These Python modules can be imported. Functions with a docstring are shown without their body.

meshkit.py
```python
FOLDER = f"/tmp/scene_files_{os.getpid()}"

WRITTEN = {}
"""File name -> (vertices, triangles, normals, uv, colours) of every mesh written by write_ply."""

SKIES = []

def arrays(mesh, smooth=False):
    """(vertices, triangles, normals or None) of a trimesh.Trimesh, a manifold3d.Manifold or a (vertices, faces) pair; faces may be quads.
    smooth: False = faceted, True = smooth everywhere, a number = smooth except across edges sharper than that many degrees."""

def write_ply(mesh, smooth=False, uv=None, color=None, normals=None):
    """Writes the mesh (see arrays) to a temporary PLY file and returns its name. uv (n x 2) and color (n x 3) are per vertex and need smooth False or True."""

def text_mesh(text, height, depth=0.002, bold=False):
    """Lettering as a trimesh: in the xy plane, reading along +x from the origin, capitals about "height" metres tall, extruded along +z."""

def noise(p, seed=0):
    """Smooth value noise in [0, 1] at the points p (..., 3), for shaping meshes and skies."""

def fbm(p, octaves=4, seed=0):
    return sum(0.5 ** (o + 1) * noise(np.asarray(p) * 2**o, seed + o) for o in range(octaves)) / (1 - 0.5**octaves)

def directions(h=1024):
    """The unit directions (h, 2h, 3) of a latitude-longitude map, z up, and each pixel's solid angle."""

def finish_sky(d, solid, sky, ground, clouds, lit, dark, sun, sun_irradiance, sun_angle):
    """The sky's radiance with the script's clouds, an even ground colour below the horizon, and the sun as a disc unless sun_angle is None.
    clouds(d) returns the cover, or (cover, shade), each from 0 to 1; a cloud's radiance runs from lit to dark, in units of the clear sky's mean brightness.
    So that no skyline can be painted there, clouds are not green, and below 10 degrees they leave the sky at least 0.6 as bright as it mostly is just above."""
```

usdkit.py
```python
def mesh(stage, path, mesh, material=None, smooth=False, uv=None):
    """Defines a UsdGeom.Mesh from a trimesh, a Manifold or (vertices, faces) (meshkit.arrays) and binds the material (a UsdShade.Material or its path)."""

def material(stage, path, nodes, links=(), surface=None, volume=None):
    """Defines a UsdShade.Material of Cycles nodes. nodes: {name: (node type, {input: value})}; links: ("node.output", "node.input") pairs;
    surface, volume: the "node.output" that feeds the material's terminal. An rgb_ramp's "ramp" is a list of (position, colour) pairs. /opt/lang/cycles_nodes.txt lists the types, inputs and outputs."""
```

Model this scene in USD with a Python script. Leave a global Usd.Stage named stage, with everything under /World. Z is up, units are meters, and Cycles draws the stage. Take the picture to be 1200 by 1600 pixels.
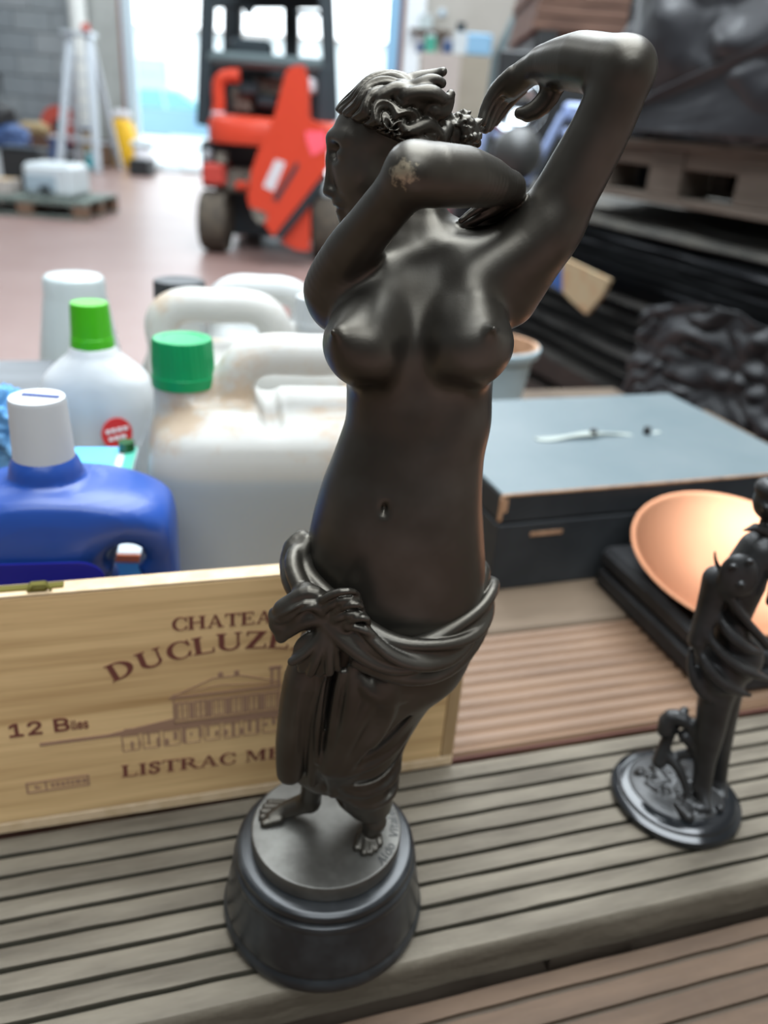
import math, random
import numpy as np
import trimesh
import shapely
from shapely import affinity
from shapely.geometry import Polygon, LineString, Point, box as sbox
from shapely.ops import unary_union
import meshkit, usdkit
from pxr import Usd, UsdGeom, UsdLux, UsdShade, Gf, Sdf, Vt

stage = Usd.Stage.CreateInMemory()
UsdGeom.SetStageUpAxis(stage, "Z")
UsdGeom.SetStageMetersPerUnit(stage, 1.0)
WORLD = UsdGeom.Xform.Define(stage, "/World")
UsdGeom.Scope.Define(stage, "/World/Looks")
PI = math.pi

# ------------------------------------------------------------------ camera
FPX = 1250.0                                   # focal length in pixels of a 1200 x 1600 frame
PITCH, ROLL = math.radians(26.0), math.radians(4.3)
DECK = 0.63                                    # height of the decking boards over the floor
CAM = np.array([0.0, 0.0, DECK + 0.42])
_cp, _sp = math.cos(PITCH), math.sin(PITCH)
FWD = np.array([0, _cp, -_sp]); _r = np.array([1.0, 0, 0]); _u = np.cross(_r, FWD)
RIGHT = math.cos(ROLL) * _r + math.sin(ROLL) * _u
UP = -math.sin(ROLL) * _r + math.cos(ROLL) * _u
cam = UsdGeom.Camera.Define(stage, "/World/camera")
cam.CreateHorizontalApertureAttr(26.0)
cam.CreateFocalLengthAttr(26.0 * FPX / 1200.0)
cam.CreateFStopAttr(26.0 * FPX / 1200.0 / 4.0)
cam.CreateFocusDistanceAttr(0.305)
cam.CreateClippingRangeAttr(Gf.Vec2f(0.03, 500.0))
cam.CreateExposureAttr(0.0)
_m = Gf.Matrix4d(*RIGHT, 0, *UP, 0, *(-FWD), 0, *CAM, 1)
UsdGeom.Xformable(cam).AddTransformOp().Set(_m)

# ------------------------------------------------------------------ sky and the hall's lights
dome = UsdLux.DomeLight.Define(stage, "/World/sky")
dome.CreateIntensityAttr(1.35)
dome.CreateColorAttr(Gf.Vec3f(0.86, 0.95, 1.0))


def skylight(name, x, y, z, w, l, power, color=(0.86, 0.94, 1.0)):
    r = UsdLux.RectLight.Define(stage, "/World/" + name)
    r.CreateWidthAttr(w); r.CreateHeightAttr(l); r.CreateIntensityAttr(power)
    r.CreateColorAttr(Gf.Vec3f(*color)); r.AddTranslateOp().Set(Gf.Vec3d(x, y, z))
    return r


CEIL = 5.6
# roof lights: x, y, width, length, strength
ROOF = [(0.4, 2.5, 4.2, 7.0, 12.0), (0.4, -3.6, 4.2, 3.0, 7.5), (-4.6, 3.6, 1.6, 6.0, 4.0), (0.5, 11.6, 3.6, 5.6, 6.5), (-4.6, 11.5, 1.8, 6.0, 13.0)]
for _i, (_x, _y, _w, _l, _p) in enumerate(ROOF):
    skylight("roof_daylight_%03d" % _i, _x, _y, CEIL - 0.06, _w, _l, _p)


# ------------------------------------------------------------------ where a point of the photograph lies at a known depth or height (metres)
def ray(px, py):
    return FWD + (px - 600.0) / FPX * RIGHT - (py - 800.0) / FPX * UP


def at_y(px, py, y):
    d = ray(px, py)
    return CAM + d * (y - CAM[1]) / d[1]


def on_z(px, py, z=DECK):
    d = ray(px, py)
    return CAM + d * (z - CAM[2]) / d[2]


# ------------------------------------------------------------------ naming, labelling, meshes
_taken = {}


def numbered(parent, name):
    k = parent + "/" + name
    n = _taken.get(k, -1) + 1
    _taken[k] = n
    return k if n == 0 else "%s_%03d" % (k, n)


def prim_path(p):
    return "/World" if p is None else (p if isinstance(p, str) else str(p.GetPath()))


def tag(p, label=None, cat=None, group=None, kind=None):
    for k, v in (("label", label), ("category", cat), ("group", group), ("kind", kind)):
        if v:
            p.SetCustomDataByKey(k, v)
    return p


def thing(name, label, cat, loc=(0, 0, 0), rotz=0.0, group=None, kind=None):
    x = UsdGeom.Xform.Define(stage, numbered("/World", name))
    x.AddTranslateOp().Set(Gf.Vec3d(*map(float, loc)))
    if rotz:
        x.AddRotateZOp().Set(float(rotz))
    return tag(x.GetPrim(), label, cat, group, kind)


def obj(name, mesh, mat, parent=None, smooth=35, label=None, cat=None, group=None, kind=None):
    m = usdkit.mesh(stage, numbered(prim_path(parent), name), mesh, LOOK[mat], smooth=smooth)
    return tag(m.GetPrim(), label, cat, group, kind)


def copy_of(root, loc, rotz=0.0, label=None, scale=None):
    was = root.GetCustomData()
    base = root.GetName()
    x = UsdGeom.Xform.Define(stage, numbered("/World", base))
    x.GetPrim().GetReferences().AddInternalReference(root.GetPath())
    x.GetPrim().SetInstanceable(True)
    x.ClearXformOpOrder()
    x.AddTranslateOp(opSuffix="c").Set(Gf.Vec3d(*map(float, loc)))
    x.AddRotateZOp(opSuffix="c").Set(float(rotz))
    tag(x.GetPrim(), label or was.get("label"), was.get("category"), was.get("group"))
    return x.GetPrim()


def cat(*ms):
    return trimesh.util.concatenate([m for m in ms if m is not None])


def bx(cx, cy, cz, sx, sy, sz, rz=0.0, bevel=0.0):
    """A box by its centre and sizes, optionally turned about z (degrees) and with chamfered edges."""
    if bevel:
        b = min(bevel, 0.45 * min(sx, sy, sz))
        pts = []
        for k in range(3):
            s = np.array([sx, sy, sz]) / 2 - b
            s[k] += b
            pts += [np.array([i, j, l]) * s for i in (-1, 1) for j in (-1, 1) for l in (-1, 1)]
        m = trimesh.convex.convex_hull(np.array(pts))
    else:
        m = trimesh.creation.box((sx, sy, sz))
    if rz:
        m.apply_transform(trimesh.transformations.rotation_matrix(math.radians(rz), [0, 0, 1]))
    m.apply_translation((cx, cy, cz))
    return m


def lathe(profile, n=48, c=(0, 0, 0)):
    m = trimesh.creation.revolve(np.array(profile, float), sections=n)
    m.apply_translation(c)
    return m


def tube(points, r, n=10):
    """A round bar along a polyline."""
    p = np.asarray(points, float)
    r = np.broadcast_to(np.asarray(r, float), (len(p),))
    t = np.gradient(p, axis=0)
    t /= np.linalg.norm(t, axis=1, keepdims=True) + 1e-12
    up = np.array([0, 0, 1.0]) if abs(t[:, 2]).max() < 0.93 else np.array([0.3, 0.95, 0.05])
    a = np.cross(t, up); a /= np.linalg.norm(a, axis=1, keepdims=True) + 1e-12
    b = np.cross(t, a)
    ang = np.arange(n) * 2 * PI / n
    v = p[:, None] + r[:, None, None] * (np.cos(ang)[None, :, None] * a[:, None] + np.sin(ang)[None, :, None] * b[:, None])
    v = np.vstack([v.reshape(-1, 3), p[:1], p[-1:]])
    f = []
    L = len(p)
    for i in range(L - 1):
        for j in range(n):
            q = [i * n + j, i * n + (j + 1) % n, (i + 1) * n + (j + 1) % n, (i + 1) * n + j]
            f += [[q[0], q[1], q[2]], [q[0], q[2], q[3]]]
    for j in range(n):
        f += [[L * n, (j + 1) % n, j], [L * n + 1, (L - 1) * n + j, (L - 1) * n + (j + 1) % n]]
    m = trimesh.Trimesh(v, np.array(f), process=False)
    m.fix_normals()
    return m


def prism(poly, depth):
    """A shapely shape extruded along +z."""
    gs = [g for g in getattr(poly, "geoms", [poly]) if g.geom_type == "Polygon" and g.area > 1e-12]
    return cat(*[trimesh.creation.extrude_polygon(g, depth, engine="earcut") for g in gs])


def frame(m, o, x, y, z=None):
    """Moves a mesh from its own axes to the axes x, y, z (given as directions) at o."""
    x, y = np.asarray(x, float), np.asarray(y, float)
    z = np.cross(x, y) if z is None else np.asarray(z, float)
    T = np.eye(4); T[:3, 0], T[:3, 1], T[:3, 2], T[:3, 3] = x, y, z, o
    m = m.copy(); m.apply_transform(T)
    return m


def turned(m, rx=0, ry=0, rz=0, t=(0, 0, 0)):
    m = m.copy()
    m.apply_transform(trimesh.transformations.euler_matrix(math.radians(rx), math.radians(ry), math.radians(rz)))
    m.apply_translation(t)
    return m


def stack_sections(secs, n=64):
    """A closed body through horizontal sections (z, cx, cy, half width, half depth, exponent)."""
    ang = np.arange(n) * 2 * PI / n
    V = []
    for z, cx, cy, a, b, p in secs:
        c, s = np.cos(ang), np.sin(ang)
        r = (np.abs(c / a) ** p + np.abs(s / b) ** p) ** (-1 / p)
        V.append(np.stack([cx + r * c, cy + r * s, np.full(n, z)], -1))
    V = np.array(V)
    m = len(secs)
    i, j = np.meshgrid(np.arange(m - 1), np.arange(n), indexing="ij")
    a, b, c, d = i * n + j, i * n + (j + 1) % n, (i + 1) * n + (j + 1) % n, (i + 1) * n + j
    f = np.vstack([np.stack([a, b, c], -1).reshape(-1, 3), np.stack([a, c, d], -1).reshape(-1, 3)])
    V = np.vstack([V.reshape(-1, 3), [[secs[0][1], secs[0][2], secs[0][0]]], [[secs[-1][1], secs[-1][2], secs[-1][0]]]])
    k = np.arange(n)
    f = np.vstack([f, np.stack([np.full(n, m * n), (k + 1) % n, k], -1), np.stack([np.full(n, m * n + 1), (m - 1) * n + k, (m - 1) * n + (k + 1) % n], -1)])
    return trimesh.Trimesh(V, f, process=False)


def crumple(c, r, seed, amp=.35, n=4, sq=(1, 1, 1)):
    m = trimesh.creation.icosphere(n, 1.0)
    v = m.vertices.view(np.ndarray).copy()
    k = meshkit.noise(v * 2.2 + seed * 7, seed) + .5 * np.abs(meshkit.noise(v * 5.0 + seed, seed + 1) - .5) * 2 - .6
    v *= (1 + amp * k)[:, None]
    m.vertices = v * r * np.array(sq) + np.array(c)
    return m


# ------------------------------------------------------------------ sculpting: a distance field on a grid, meshed by surface nets
class Sculpt:
    def __init__(self, lo, hi, h):
        self.lo, self.h = np.array(lo, float), float(h)
        self.n = np.ceil((np.array(hi, float) - self.lo) / h).astype(int) + 1
        self.g = np.full(self.n, 5.0, np.float32)

    def _sub(self, lo, hi, pad):
        a = np.clip(np.floor((np.asarray(lo) - pad - self.lo) / self.h).astype(int), 0, self.n)
        b = np.clip(np.ceil((np.asarray(hi) + pad - self.lo) / self.h).astype(int) + 1, 0, self.n)
        if (b <= a).any():
            return None, None
        ax = [(self.lo[k] + self.h * np.arange(a[k], b[k])).astype(np.float32) for k in range(3)]
        return tuple(slice(a[k], b[k]) for k in range(3)), np.meshgrid(*ax, indexing="ij", sparse=True)

    def _put(self, sl, d, k, cut):
        g = self.g[sl]
        if cut:
            g, d = -g, d
        if k > 0:
            hh = np.maximum(k - np.abs(g - d), 0) / k
            out = np.minimum(g, d) - hh * hh * (k / 4)
        else:
            out = np.minimum(g, d)
        self.g[sl] = -out if cut else out

    def cone(self, a, b, ra, rb, k=0.3, cut=False):
        a, b = np.asarray(a, float), np.asarray(b, float)
        R = max(ra, rb)
        sl, X = self._sub(np.minimum(a, b) - R, np.maximum(a, b) + R, k + 3 * self.h)
        if sl is None:
            return
        d = b - a
        L = float(d @ d) + 1e-9
        t = np.clip(((X[0] - a[0]) * d[0] + (X[1] - a[1]) * d[1] + (X[2] - a[2]) * d[2]) / L, 0, 1)
        q = np.sqrt((X[0] - a[0] - t * d[0]) ** 2 + (X[1] - a[1] - t * d[1]) ** 2 + (X[2] - a[2] - t * d[2]) ** 2) - (ra + (rb - ra) * t)
        self._put(sl, q, k, cut)

    def chain(self, pts, rs, k=0.3, cut=False):
        """One limb or strand: tapered segments joined hard, then blended into the rest once."""
        pts = np.asarray(pts, float)
        rs = np.broadcast_to(np.asarray(rs, float), (len(pts),))
        if len(pts) < 8 and rs.min() > .25:                      # a limb: round off its bends
            t = np.linspace(0, len(pts) - 1, 6 * (len(pts) - 1) + 1)
            rs = np.interp(t, np.arange(len(pts)), rs)
            from scipy.interpolate import PchipInterpolator
            pts = PchipInterpolator(np.arange(len(pts)), pts)(t)
        R = float(rs.max())
        pad = k + 3 * self.h
        sl, X = self._sub(pts.min(0) - R, pts.max(0) + R, pad)
        if sl is None:
            return
        org = np.array([x.start for x in sl])
        tmp = np.full([x.stop - x.start for x in sl], 5.0, np.float32)
        for i in range(len(pts) - 1):
            a, b, ra, rb = pts[i], pts[i + 1], rs[i], rs[i + 1]
            r = max(ra, rb)
            s2, Y = self._sub(np.minimum(a, b) - r, np.maximum(a, b) + r, pad)
            if s2 is None:
                continue
            d = b - a
            L = float(d @ d) + 1e-9
            t = np.clip(((Y[0] - a[0]) * d[0] + (Y[1] - a[1]) * d[1] + (Y[2] - a[2]) * d[2]) / L, 0, 1)
            q = np.sqrt((Y[0] - a[0] - t * d[0]) ** 2 + (Y[1] - a[1] - t * d[1]) ** 2 + (Y[2] - a[2] - t * d[2]) ** 2) - (ra + (rb - ra) * t)
            s3 = tuple(slice(x.start - o, x.stop - o) for x, o in zip(s2, org))
            tmp[s3] = np.minimum(tmp[s3], q)
        self._put(sl, tmp, k, cut)

    def ell(self, c, r, k=0.3, rot=None, cut=False):
        c, r = np.asarray(c, float), np.asarray(r, float)
        R = r.max()
        sl, X = self._sub(c - R, c + R, k + 3 * self.h)
        if sl is None:
            return
        P = [X[0] - c[0], X[1] - c[1], X[2] - c[2]]
        if rot is not None:
            P = [sum(rot[j][i] * P[j] for j in range(3)) for i in range(3)]
        k0 = np.sqrt(sum((P[i] / r[i]) ** 2 for i in range(3)))
        k1 = np.sqrt(sum((P[i] / r[i] ** 2) ** 2 for i in range(3))) + 1e-6
        self._put(sl, k0 * (k0 - 1) / k1, k, cut)

    def loft(self, rows, k=0.3, p=2.2, cut=False):
        """rows: (z, x left, x right, y front, y back), z rising or falling; a body of superelliptic sections."""
        rows = np.array(sorted(rows), float)
        z0, z1 = rows[0, 0], rows[-1, 0]
        sl, X = self._sub((rows[:, 1].min(), rows[:, 3].min(), z0), (rows[:, 2].max(), rows[:, 4].max(), z1), k + 3 * self.h)
        from scipy.interpolate import PchipInterpolator as PI_
        z = np.clip(X[2].ravel(), z0, z1)
        xl, xr, yf, yb = (PI_(rows[:, 0], rows[:, i])(z)[None, None, :].astype(np.float32) for i in range(1, 5))
        cx, a, cy, b = (xl + xr) / 2, (xr - xl) / 2, (yf + yb) / 2, (yb - yf) / 2
        dx, dy = np.abs(X[0] - cx) + 1e-5, np.abs(X[1] - cy) + 1e-5
        q = ((dx / a) ** p + (dy / b) ** p) ** (1 / p)
        gx, gy = (dx / a) ** (p - 1) / a, (dy / b) ** (p - 1) / b
        d = (q - 1) / (np.sqrt(gx * gx + gy * gy) / q ** (p - 1) + 1e-6)
        zz = np.maximum(X[2] - z1, z0 - X[2])
        d = np.where(zz > 0, np.sqrt(np.maximum(d, 0) ** 2 + zz ** 2), np.maximum(d, zz))
        self._put(sl, d.astype(np.float32), k, cut)

    def ripple(self, lo, hi, fn):
        """Adds fn(x, y, z) to the field inside a box: fine relief."""
        sl, X = self._sub(lo, hi, 0)
        self.g[sl] += fn(*X).astype(np.float32)

    def soften(self, sigma):
        from scipy.ndimage import gaussian_filter
        self.g = gaussian_filter(np.clip(self.g, -1.2, 1.2), sigma, mode="nearest")

    def keep_above(self, z):
        k = int(round((z - self.lo[2]) / self.h))
        zz = self.lo[2] + self.h * np.arange(self.n[2])
        self.g = np.maximum(self.g, (z - zz)[None, None, :].astype(np.float32))

    def mesh(self, scale=1.0, relax=1):
        g = self.g
        s = g < 0
        c = np.zeros(np.array(s.shape) - 1, np.int8)
        for i in (0, 1):
            for j in (0, 1):
                for k in (0, 1):
                    c += s[i:s.shape[0] - 1 + i, j:s.shape[1] - 1 + j, k:s.shape[2] - 1 + k]
        cells = np.argwhere((c > 0) & (c < 8))
        idx = np.full(c.shape, -1, np.int32)
        idx[tuple(cells.T)] = np.arange(len(cells))
        acc, cnt = np.zeros((len(cells), 3)), np.zeros(len(cells))
        corners = [(i, j, k) for i in (0, 1) for j in (0, 1) for k in (0, 1)]
        val = {q: g[cells[:, 0] + q[0], cells[:, 1] + q[1], cells[:, 2] + q[2]] for q in corners}
        for q in corners:
            for ax in range(3):
                if q[ax] == 0:
                    w = list(q); w[ax] = 1; w = tuple(w)
                    a, b = val[q], val[w]
                    on = (a < 0) != (b < 0)
                    t = np.where(on, a / np.where(on, a - b, 1), 0)
                    p = np.tile(np.array(q, float), (len(cells), 1)); p[:, ax] += t
                    acc += p * on[:, None]; cnt += on
        v = self.lo + self.h * (cells + acc / cnt[:, None])
        faces = []
        for ax in range(3):
            o = [a for a in range(3) if a != ax]
            s0 = [slice(None)] * 3; s1 = [slice(None)] * 3
            s0[ax], s1[ax] = slice(0, -1), slice(1, None)
            ch = s[tuple(s0)] != s[tuple(s1)]
            e = np.argwhere(ch)
            e = e[(e[:, o[0]] > 0) & (e[:, o[1]] > 0) & (e[:, o[0]] < s.shape[o[0]] - 1) & (e[:, o[1]] < s.shape[o[1]] - 1)]
            q = []
            for da, db in ((-1, -1), (0, -1), (0, 0), (-1, 0)):
                w = e.copy(); w[:, o[0]] += da; w[:, o[1]] += db
                q.append(idx[tuple(w.T)])
            q = np.stack(q, 1)
            flip = s[tuple(e.T)] == (ax == 1)
            q[flip] = q[flip][:, ::-1]
            faces.append(q)
        f = np.vstack(faces)
        f = f[(f >= 0).all(1)]
        tri = np.vstack([f[:, [0, 1, 2]], f[:, [0, 2, 3]]])
        m = trimesh.Trimesh(v * scale, tri, process=False)
        if relax:
            from scipy.sparse import coo_matrix
            e = np.vstack([tri[:, [0, 1]], tri[:, [1, 2]], tri[:, [2, 0]]])
            A = coo_matrix((np.ones(2 * len(e)), (np.r_[e[:, 0], e[:, 1]], np.r_[e[:, 1], e[:, 0]])), shape=(len(v), len(v))).tocsr()
            deg = np.maximum(np.asarray(A.sum(1)).ravel(), 1)[:, None]
            p = m.vertices.view(np.ndarray).copy()
            for _ in range(relax):
                p += .5 * (A @ p / deg - p)
                p -= .48 * (A @ p / deg - p)
            m.vertices = p
        if m.volume < 0:
            m.invert()
        return m


def rot_to(z, x=None):
    """Columns: an orthonormal frame whose third axis is z."""
    z = np.asarray(z, float); z = z / np.linalg.norm(z)
    x = np.array([1.0, 0, 0]) if x is None else np.asarray(x, float)
    x = x - z * (x @ z)
    if np.linalg.norm(x) < 1e-3:
        x = np.array([0, 1.0, 0]) - z * z[1]
    x /= np.linalg.norm(x)
    return np.stack([x, np.cross(z, x), z], 1)


def curve(pts, n=24):
    """A smooth curve through the points."""
    from scipy.interpolate import CubicSpline
    p = np.asarray(pts, float)
    t = np.r_[0, np.cumsum(np.linalg.norm(np.diff(p, axis=0), axis=1))]
    return CubicSpline(t, p)(np.linspace(0, t[-1], n))


# ------------------------------------------------------------------ materials
LOOK = {}


def mat(name, base, rough=0.5, metal=0.0, spec=0.5, noise=None, bump=None, coat=0.0, extra=None, coord="object"):
    """Principled material; noise = (scale, second colour, low, high) mottles the base colour; bump = (scale, strength)."""
    nodes = {"tc": ("texture_coordinate", {}), "p": ("principled_bsdf", {"base_color": base, "roughness": rough, "metallic": metal, "specular_ior_level": spec, "coat_weight": coat, **(extra or {})})}
    links = []
    out = "tc.object" if coord == "object" else "geo.position"
    if coord != "object":
        nodes["geo"] = ("geometry", {})
    if noise:
        sc, c2, lo, hi = noise[:4]
        nodes["n"] = ("noise_texture", {"scale": sc, "detail": 5.0, "roughness": 0.6})
        nodes["ra"] = ("rgb_ramp", {"ramp": [(lo, base), (hi, c2)]})
        if len(noise) > 4:
            nodes["mp"] = ("mapping", {"scale": noise[4]})
            links += [(out, "mp.vector"), ("mp.vector", "n.vector")]
        else:
            links += [(out, "n.vector")]
        links += [("n.fac", "ra.fac"), ("ra.color", "p.base_color")]
    if bump:
        nodes["bn"] = ("noise_texture", {"scale": bump[0], "detail": 4.0})
        nodes["b"] = ("bump", {"strength": bump[1], "distance": bump[2] if len(bump) > 2 else 0.002})
        links += [(out, "bn.vector"), ("bn.fac", "b.height"), ("b.normal", "p.normal")]
    LOOK[name] = usdkit.material(stage, "/World/Looks/" + name, nodes, links, surface="p.BSDF")
    return LOOK[name]
mat("bronze_disc", (0.083, 0.078, 0.069), 0.45, 0.6, 0.5, (60.0, (0.127, 0.122, 0.108), 0.4, 0.7), (900.0, .08, .0003))
mat("dark_bronze", (0.022, 0.021, 0.020), 0.38, 0.35, 0.5, (50.0, (0.040, 0.040, 0.040), .4, .7), (600.0, .12, .0004))
mat("black_marble", (0.011, 0.012, 0.013), 0.30, 0.0, 0.5, (40.0, (0.028, 0.031, 0.033), .45, .75))
mat("black_gloss", (0.008, 0.009, 0.010), 0.14, 0.0, 0.6)
mat("engraving", (0.02, 0.02, 0.018), 0.6)
# decking
G = (2.0, 60.0, 60.0)
mat("deck_grey", (0.130, 0.109, 0.080), 0.72, 0, .35, (1.0, (0.065, 0.052, 0.036), .36, .68, (9, 55, 55)), (120.0, .55, .0015))
mat("deck_brown", (0.090, 0.055, 0.033), 0.74, 0, .35, (1.0, (0.057, 0.034, 0.020), .36, .68, (7, 50, 50)), (120.0, .5, .0015))


def dirt_in_grooves(name, dirt):
    """Dirt and moss settled in the milled grooves, just below a board's top face (z = 0 in its own axes)."""
    path = "/World/Looks/" + name
    mk = lambda n, kind: (lambda sh: (sh.CreateIdAttr("cycles_" + kind), sh)[1])(UsdShade.Shader.Define(stage, path + "/" + n))
    T = Sdf.ValueTypeNames
    get = lambda n: UsdShade.Shader.Get(stage, path + "/" + n)
    link = lambda a, ao, b, bi: b.CreateInput(bi, T.Token).ConnectToSource(a.CreateOutput(ao, T.Token))
    sx, lo, hi, mu, mx = mk("gz", "separate_xyz"), mk("glo", "map_range"), mk("ghi", "map_range"), mk("gmu", "math"), mk("gmx", "mix_color")
    link(get("tc"), "object", sx, "vector")
    for r, a, b in ((lo, -.0006, -.0022), (hi, -.0075, -.0060)):
        r.CreateInput("from_min", T.Float).Set(a); r.CreateInput("from_max", T.Float).Set(b); r.CreateInput("clamp", T.Bool).Set(True)
        link(sx, "z", r, "value")
    yy, m2 = mk("gyy", "map_range"), mk("gm2", "math")
    yy.CreateInput("from_min", T.Float).Set(.0045); yy.CreateInput("from_max", T.Float).Set(.0070); yy.CreateInput("clamp", T.Bool).Set(True)
    link(sx, "y", yy, "value")
    m2.CreateInput("math_type", T.Token).Set("multiply")
    mu.CreateInput("math_type", T.Token).Set("multiply")
    link(mu, "value", m2, "value1"); link(yy, "result", m2, "value2")
    link(lo, "result", mu, "value1"); link(hi, "result", mu, "value2")
    mx.CreateInput("b", T.Float3).Set(Gf.Vec3f(*dirt))
    link(m2, "value", mx, "fac"); link(get("ra"), "color", mx, "a")
    get("p").GetInput("base_color").ClearSources()
    link(mx, "result", get("p"), "base_color")


dirt_in_grooves("deck_grey", (0.036, 0.032, 0.021))
dirt_in_grooves("deck_brown", (0.055, 0.038, 0.024))
mat("deck_tan", (0.167, 0.097, 0.055), 0.55, 0, .4, (1.0, (0.125, 0.070, 0.039), .36, .68, (6, 40, 40)), (150.0, .3, .001))
mat("deck_plain", (0.143, 0.102, 0.068), 0.65, 0, .35, (1.0, (0.099, 0.069, 0.044), .36, .68, (5, 30, 30)), (120.0, .3, .001))
mat("deck_slate", (0.16, 0.17, 0.18), 0.7, 0, .35, (1.0, (0.11, 0.115, 0.12), .36, .68, (6, 40, 40)))
mat("bench_wood", (0.12, 0.09, 0.065), 0.8, 0, .3, (20.0, (0.07, 0.05, 0.035), .35, .7))
# wine crate
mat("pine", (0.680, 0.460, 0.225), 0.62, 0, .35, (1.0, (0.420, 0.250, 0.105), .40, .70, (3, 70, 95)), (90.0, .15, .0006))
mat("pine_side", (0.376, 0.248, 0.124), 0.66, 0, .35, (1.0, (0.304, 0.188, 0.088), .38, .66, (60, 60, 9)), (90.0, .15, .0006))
mat("pine_edge", (0.595, 0.442, 0.281), 0.65, 0, .35, (90.0, (0.510, 0.365, 0.212), .38, .66))
mat("ink", (0.145, 0.040, 0.026), 0.7)
mat("ink_faint", (0.300, 0.170, 0.105), 0.75)
mat("brass_dirty", (0.150, 0.130, 0.025), 0.5, .6)
# plastics
HD = {"subsurface_weight": 0.35, "subsurface_scale": 0.012, "subsurface_radius": (1.0, 1.0, 1.0)}
LOOK["jerry"] = usdkit.material(stage, "/World/Looks/jerry", {
    "tc": ("texture_coordinate", {}), "sx": ("separate_xyz", {}), "lv": ("map_range", {"from_min": .176, "from_max": .182, "clamp": True}),
    "n": ("noise_texture", {"scale": 26.0, "detail": 6.0, "roughness": .65}), "n2": ("noise_texture", {"scale": 9.0, "detail": 2.0}),
    "mul": ("math", {"math_type": "multiply"}), "rs": ("rgb_ramp", {"ramp": [(.27, (0, 0, 0)), (.36, (1, 1, 1))]}),
    "up": ("map_range", {"from_min": .165, "from_max": .19, "to_min": .12, "to_max": .85, "clamp": True}), "m2": ("math", {"math_type": "multiply"}),
    "lq": ("mix_color", {"a": (0.33, 0.365, 0.38), "b": (0.385, 0.375, 0.345)}), "st": ("mix_color", {"b": (0.36, 0.26, 0.17)}),
    "p": ("principled_bsdf", {"roughness": .42, "specular_ior_level": .4, **HD})},
    [("tc.object", "sx.vector"), ("sx.z", "lv.value"), ("lv.result", "lq.fac"), ("tc.object", "n.vector"), ("tc.object", "n2.vector"), ("n.fac", "mul.value1"), ("n2.fac", "mul.value2"), ("mul.value", "rs.fac"),
     ("sx.z", "up.value"), ("rs.color", "m2.value1"), ("up.result", "m2.value2"), ("lq.result", "st.a"), ("m2.value", "st.fac"), ("st.result", "p.base_color")], surface="p.BSDF")
mat("jerry_cool", (0.409, 0.427, 0.419), 0.40, 0, .4, extra=HD)
mat("white_plastic", (0.493, 0.506, 0.512), 0.34, 0, .45)
mat("frost_plastic", (0.427, 0.496, 0.496), 0.30, 0, .45, extra=HD)
mat("blue_plastic", (0.012, 0.050, 0.240), 0.34, 0, .5, (5.0, (0.018, 0.065, 0.28), .4, .7))
mat("blue_label", (0.010, 0.012, 0.21), 0.3)
mat("navy_mark", (0.02, 0.05, 0.22), 0.5)
mat("green_cap", (0.000, 0.270, 0.085), 0.38, 0, .45)
mat("lime_cap", (0.055, 0.400, 0.004), 0.38, 0, .45)
mat("black_cap", (0.030, 0.033, 0.036), 0.45)
mat("red_print", (0.62, 0.025, 0.025), 0.45)
mat("white_print", (0.80, 0.80, 0.80), 0.5)
mat("sky_print", (0.12, 0.48, 0.76), 0.45)
mat("teal_print", (0.06, 0.35, 0.25), 0.45)
mat("orange_print", (0.75, 0.20, 0.07), 0.5)
mat("green_glass", (0.012, 0.07, 0.014), 0.12, 0, .6)
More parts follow.
